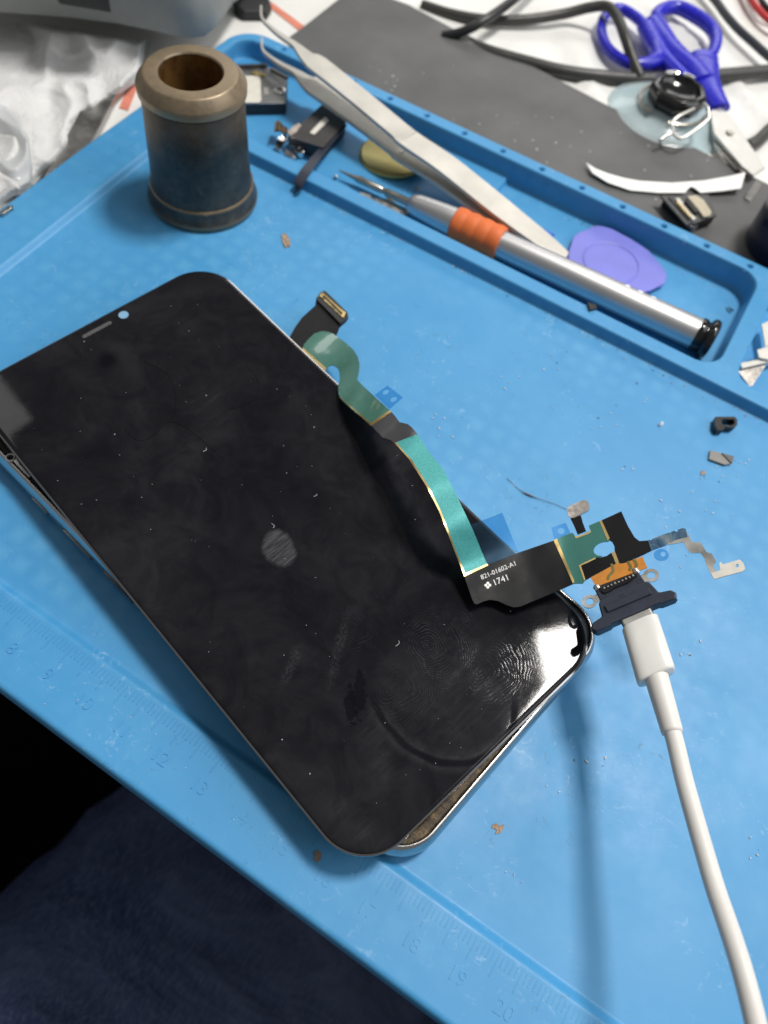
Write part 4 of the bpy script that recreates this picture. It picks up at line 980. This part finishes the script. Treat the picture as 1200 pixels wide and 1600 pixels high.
b.tube([at(x, y, SZ + .3) for x, y in Z4((480, 130), (560, 250), (640, 350), (730, 430), (800, 520))], lambda t_: 3.8 + 1.5 * t_, 14, 6, flat=.7, upv=(0, 0, 1)); b.build('handle', M['scissor_blue'], t, angle=70)
b = MB(); px_prism(b, Z4((840, 690), (905, 670), (960, 715), (1000, 770), (1185, 1045), (1110, 1095), (1040, 1040), (860, 830)), SZ - .5, SZ + .8); b.build('blade', M['steel_satin'], t, bevel=.3)
b = MB(); px_prism(b, Z4((850, 800), (900, 880), (980, 960), (1040, 1046), (1010, 1052), (930, 975), (870, 900)), SZ - 2.2, SZ - .8); b.build('blade', M['steel_satin'], t, bevel=.3)
p = at(1140, 208, SZ + .8); b = MB(); b.lathe([(-.5, 1.5), (.3, 1.5), (.6, 1.2), (.65, .1)], p, UP, 24); b.build('pivot_screw', M['bit'], t)

# suction cup
p = at(1042, 184, SH + .3)
t = thing('suction_cup', 'clear suction cup with a glossy black knob and wire clip, beside the blue scissors', 'suction cup', p)
b = MB(); b.lathe([(0, 23), (.5, 23.3), (1.1, 22.8), (2.2, 19), (4.2, 12.5), (6.5, 9.4), (7, 9.2), (7, 8.5), (6, 8.4), (3.6, 11.8), (1.6, 18), (.6, 21.5)], p, UP, 64, True, False); b.build('cup', M['cup'], t, angle=50)
b = MB(); b.lathe([(1.5, 8), (4, 9.4), (8, 10.6), (9.2, 10.9), (11, 10.7), (12, 9.6), (12.2, 8.2), (10.4, 7.2), (9.3, 5.5), (9, .1)], p, UP, 9); b.build('knob', M['black_gloss'], t, bevel=.3, angle=40)
b = MB(); r_ = 12.6
b.tube([p + Vector((r_ * math.cos(a), r_ * math.sin(a), 5.5)) for a in (math.radians(q) for q in range(130, 262, 12))], .55, 8, 4)
b.tube([p + Vector((r_ * math.cos(a), r_ * math.sin(a), 5.5)) for a in (math.radians(q) for q in range(285, 380, 12))], .55, 8, 4); b.build('wire_clip', M['bit'], t)
b = MB()
for a0 in (75, 118):
    b.tube([p + Vector((8.6 * math.cos(a), 8.6 * math.sin(a), 12.4)) for a in (math.radians(a0 + q * 6) for q in range(6))], 1.1, 10, 4, flat=.5, upv=(0, 0, 1))
b.build('chrome_band', M['steel'], t)
# eject pin leaning on the cup
pts = [(1032, 218, 1.2), (1041, 212, 2.0), (1050, 207.5, 2.6)]
b = MB(); b.tube([at(*q) for q in pts], .55, 10, 4)
b.tube([at(1050, 207, 2.7), at(1050.5, 199, 3.2), at(1051.5, 190, 4.0), at(1062, 181, 5), at(1085, 170, 7)], .55, 10, 4)
b.tube([at(1050, 207, 2.7), at(1058, 214, 2.4), at(1064, 216.5, 2.4), at(1075, 211, 3.2), at(1090, 200, 4.4), at(1106, 187, 6), at(1107, 178, 7), at(1105, 167, 8), at(1099, 161, 9)], .55, 10, 4)
tag(b.build('eject_pin', M['steel_satin'], origin=at(1040, 214, PADZ), angle=60), 'bent wire eject pin leaning on the clear suction cup', 'eject pin')

# cables on the sheet
def cable(pts, r, name, mat, label):
    b_ = MB(); b_.tube([at(*q) for q in pts], r, 16, 8); tag(b_.build(name, mat, origin=at(pts[0][0], pts[0][1], SH), angle=70), label, 'cable')
cable([(692, 56, -3.6), (715, 52, -1.5), (738, 43, 1), (760, 30, 3), (785, 13, 4), (815, -10, 4), (850, -40, 2)], 1.75, 'power_cable', M['cable_black'], 'black cable lifting off the far edge of the grey pad')
cable([(660, 8, SH), (705, 22, SH + 1), (760, 31, SH + 2), (820, 31, SH + 3), (880, 22, SH + 5), (920, 12, SH + 8), (948, 10, SH + 10), (964, 26, SH + 10.5), (976, 56, SH + 10), (988, 92, SH + 6), (1000, 120, SH + 3)], 2.0, 'power_cable', M['cable_grey'], 'charcoal cable bending over the left scissor handle')
cable([(720, 62, SH - 1), (760, 80, SH + .8), (820, 97, SH + 1.4), (880, 112, SH + 1.8), (940, 120, SH + 2), (1010, 124, SH + 1.5), (1070, 122, SH + 1.5), (1130, 117, SH + 2), (1200, 111, SH + 2), (1280, 104, SH + 2)], 2.5, 'power_cable', M['cable_grey'], 'thick charcoal cable running behind the pad and under the scissors')
cable([(1090, -30, SH + 3), (1117, 0, SH + 3), (1133, 22, SH + 3), (1152, 44, SH + 3), (1176, 66, SH + 3), (1206, 92, SH + 3), (1260, 130, SH + 3)], 1.7, 'power_cable', simple('slate_rubber', (.035, .04, .05), .4), 'slate grey cable crossing the sheet right of the scissors')
cable([(1160, -30, SH + 3), (1172, -4, SH + 3), (1184, 14, SH + 3), (1205, 34, SH + 3), (1250, 60, SH + 3)], 1.4, 'test_lead', M['cable_red'], 'red test lead in the far right corner')
cable([(1175, -30, SH + 3), (1186, -6, SH + 4), (1200, 14, SH + 4), (1225, 30, SH + 3)], 1.3, 'test_lead', M['cable_black'], 'black test lead running beside the red one')
cable([(1168, 228, SH + .5), (1185, 219, SH + 1), (1202, 203, SH + 1), (1230, 180, SH + 1)], 2.3, 'power_cable', M['cable_grey'], 'charcoal cable end showing under the scissor blade')

# navy bottle at the right edge
p = at(1232, 392, PADZ)
t = thing('navy_bottle', 'dark navy bottle with charcoal cap, standing on the grey pad at the right edge', 'bottle', p)
b = MB(); b.lathe([(0, 13.5), (.5, 14.6), (1.5, 15), (16, 15), (18, 14.6), (19, 13.6)], p, UP, 56); b.build('body', M['navy'], t, angle=50)
b = MB(); b.lathe([(18.4, 12.6), (19.0, 13.2), (26, 13.2), (27.5, 12.6), (28.4, 11), (28.6, .1)], p, UP, 56); b.build('cap', M['navy_cap'], t, angle=50)
b = MB(); b.strap([at(1168, 312, PADZ + .6), at(1176, 300, PADZ + 2.5), at(1186, 284, PADZ + 5)], [1.0, 1.2, 1.0], .4); tag(b.build('metal_sliver', M['steel_satin'], origin=at(1170, 310, PADZ)), 'bright metal sliver leaning beside the navy bottle', 'scrap')

# ------------------------------------------------------------------ far left: machine, tissue, bag, bar
t = thing('bench_machine', 'pale grey plastic bench machine with a dark vent, behind the tissue', 'machine', at(150, 0, DESK))
mz = 6.0
base = [at2(x, y, mz) for x, y in ((-160, -10), (-60, 8), (0, 22), (110, 30), (180, 39), (235, 50), (270, 59), (300, 63), (320, 60), (338, 46), (352, 28), (372, -4), (410, -60))]
back = [(base[-1][0] - 30, base[-1][1] + 140), (base[0][0] - 60, base[0][1] + 140)]
b = MB(); pl = base + back
cx_ = sum(q[0] for q in pl) / len(pl); cy_ = sum(q[1] for q in pl) / len(pl)
ins = lambda s_: [(cx_ + (x - cx_) * s_, cy_ + (y - cy_) * s_) for x, y in pl]
b.rings([[(x, y, z) for x, y in ins(s_)] for s_, z in ((.95, mz), (.985, mz + .4), (1.0, mz + 2), (1.0, mz + 9), (.99, mz + 12), (.975, mz + 14), (.93, mz + 40), (.92, mz + 70), (.90, mz + 72))])
b.build('shell', M['grey_shell'], t, angle=50)
b = MB(); vp = [at2(x, y, mz + 14.5) for x, y in ((90, -6), (172, 8), (166, -14), (70, -40))]
b.prism(vp, mz + 12, mz + 20); b.build('vent', M['vent_dark'], t, bevel=.4)
for q in ((240, 20), (60, 0)):
    c_ = at(q[0], q[1], DESK); b = MB(); b.lathe([(0, 6), (13.4, 7)], c_ + Vector((0, 25, 0)), UP, 24); b.build('rubber_foot', M['black_matte'], t)
b = MB(); px_prism(b, [(362, 4), (384, -12), (420, -8), (424, 6), (416, 17), (380, 17)], DESK, DESK + 4); tag(b.build('plastic_block', M['black_matte'], origin=at(390, 10, DESK), bevel=1), 'dark plastic block on the bench behind the tweezer tips', 'plastic block')
def rag(amp, sc, seed, poly):
    P_ = [Vector(q) for q in poly]
    def f_(x, y):
        d = 1e9
        for i in range(len(P_)):
            a, c = P_[i], P_[(i + 1) % len(P_)]; e = c - a; u_ = max(0, min(1, (Vector((x, y)) - a).dot(e) / e.length_squared)); d = min(d, (Vector((x, y)) - a - e * u_).length)
        k_ = min(1, d / 9)
        v = Vector((x * sc, y * sc, seed))
        w = mnoise.noise(v) * .6 + .5 + (.22 - abs(mnoise.noise(v * 1.7 + Vector((3, 0, 0))))) * 1.3 + mnoise.noise(v * 4) * .05
        p_ = at(x, y, DESK + .8 + max(0, w) * amp * (.25 + .75 * k_))
        return p_, UP
    return f_
tis = [(-40, 30), (0, 36), (60, 36), (140, 48), (228, 62), (222, 108), (212, 128), (178, 152), (128, 182), (115, 196), (112, 222), (88, 250), (40, 300), (-40, 320)]
b = MB(); sheet(b, tis, rag(7, .008, 2.0, tis), .4, 3.2); tag(b.build('tissue', M['tissue'], origin=at(100, 130, DESK), angle=80), 'crumpled white tissue in front of the grey machine', 'tissue')
bg = [(-50, 140), (-10, 148), (14, 160), (36, 185), (50, 215), (58, 262), (52, 290), (20, 306), (-20, 330), (-60, 330)]
b = MB(); sheet(b, bg, rag(9, .009, 12.0, bg), .25, 3.0); tag(b.build('plastic_bag', M['bag'], origin=at(10, 240, DESK), angle=80), 'clear crumpled plastic bag at the left edge of the bench', 'plastic bag')
b = MB(); px_prism(b, [(60, 290), (118, 186), (150, 120), (196, 130), (178, 154), (100, 310)], DESK + .6, DESK + 3.0); tag(b.build('steel_bar', M['steel_bar'], origin=at(130, 200, DESK), bevel=.3), 'flat grey steel bar poking out from under the tissue', 'steel bar')
b = MB(); px_prism(b, [(-4, 333), (12, 322), (20, 320), (20, 323), (4, 334)], .1, 1.2); tag(b.build('metal_flake', M['bit'], origin=at(8, 328, 0), bevel=.1), 'dark metal flake on the mat border at the left edge of the view', 'scrap')

# ------------------------------------------------------------------ seated person (lap only)
def skin_body(name, joints, edges, mat):
    me = bpy.data.meshes.new(name); me.from_pydata([tuple(c * S for c in j[0]) for j in joints], edges, [])
    o_ = bpy.data.objects.new(name, me); col.objects.link(o_); me.materials.append(mat)
    o_.modifiers.new('skin', 'SKIN'); sk_ = me.skin_vertices[0].data
    for i, j in enumerate(joints): sk_[i].radius = (j[1][0] * S, j[1][1] * S)
    sk_[0].use_root = True
    q = o_.modifiers.new('smooth', 'SUBSURF'); q.levels = 3; q.render_levels = 4
    tx = bpy.data.textures.new('cloth_folds', 'CLOUDS'); tx.noise_scale = .055; tx.noise_depth = 2
    d_ = o_.modifiers.new('folds', 'DISPLACE'); d_.texture = tx; d_.strength = .026; d_.mid_level = .5; d_.texture_coords = 'LOCAL'
    o_.modifiers['skin'].use_smooth_shade = True
    return o_
J = [((25, -360, -255), (130, 105)), ((85, -330, -250), (92, 88)), ((134, -120, -240), (100, 86)), ((138, 60, -242), (94, 82)), ((134, 135, -262), (76, 70)), ((122, 150, -480), (52, 52)), ((122, 140, -690), (40, 40)),
     ((-65, -330, -250), (92, 88)), ((-135, -120, -235), (84, 80)), ((-165, 60, -238), (76, 74)), ((-170, 130, -262), (64, 66)), ((-168, 150, -480), (52, 52)), ((-166, 140, -690), (40, 40)), ((25, -390, -160), (128, 95))]
Ed = [(0, 1), (1, 2), (2, 3), (3, 4), (4, 5), (5, 6), (0, 7), (7, 8), (8, 9), (9, 10), (10, 11), (11, 12), (0, 13)]
person = skin_body('person', J, Ed, M['denim'])
tag(person, 'person seated at the bench in dark blue jeans, one thigh showing below the mat', 'person')

# ------------------------------------------------------------------ light: bench lamp, side ceiling panel, two panels added for reflections
def panel(name, direction, dist, sx, sy, watts, color, target=(150, 90, 0), spin=0.0):
    ld = bpy.data.lights.new(name, 'AREA'); ld.shape = 'RECTANGLE'; ld.size = sx; ld.size_y = sy; ld.energy = watts; ld.color = color
    o_ = bpy.data.objects.new(name, ld); col.objects.link(o_)
    d = Vector(direction).normalized(); o_.location = Vector(target) * S + d * dist
    o_.rotation_euler = ((-d).to_track_quat('-Z', 'Y').to_matrix() @ Matrix.Rotation(math.radians(spin), 3, 'Z')).to_euler()
    return o_
panel('bench_lamp', (.16, .40, 1), 1.6, .24, .30, 22, (1.0, .97, .92), spin=62)
panel('side_ceiling_panel', (1.0, .5, 1), 2.0, 1.2, 1.2, 13, (.97, .98, 1.0))
panel('far_reflection_panel', (-.95, .178, 1), 2.05, .40, .26, .95, (1.0, .98, .93))  # added dim panel, gives the glass its pale reflection at the left end
panel('back_rim_fill', (-.38, 1, .55), 2.2, 1.9, .45, 8.5, (1.0, .98, .95))  # added rim fill, draws a bright line along the display's far edge
w = bpy.data.worlds.new('World'); scene.world = w; w.use_nodes = True
bg_ = w.node_tree.nodes['Background']; bg_.inputs['Color'].default_value = (1.0, .985, .96, 1); bg_.inputs['Strength'].default_value = .20
scene.cycles.max_bounces = 10; scene.cycles.transparent_max_bounces = 16
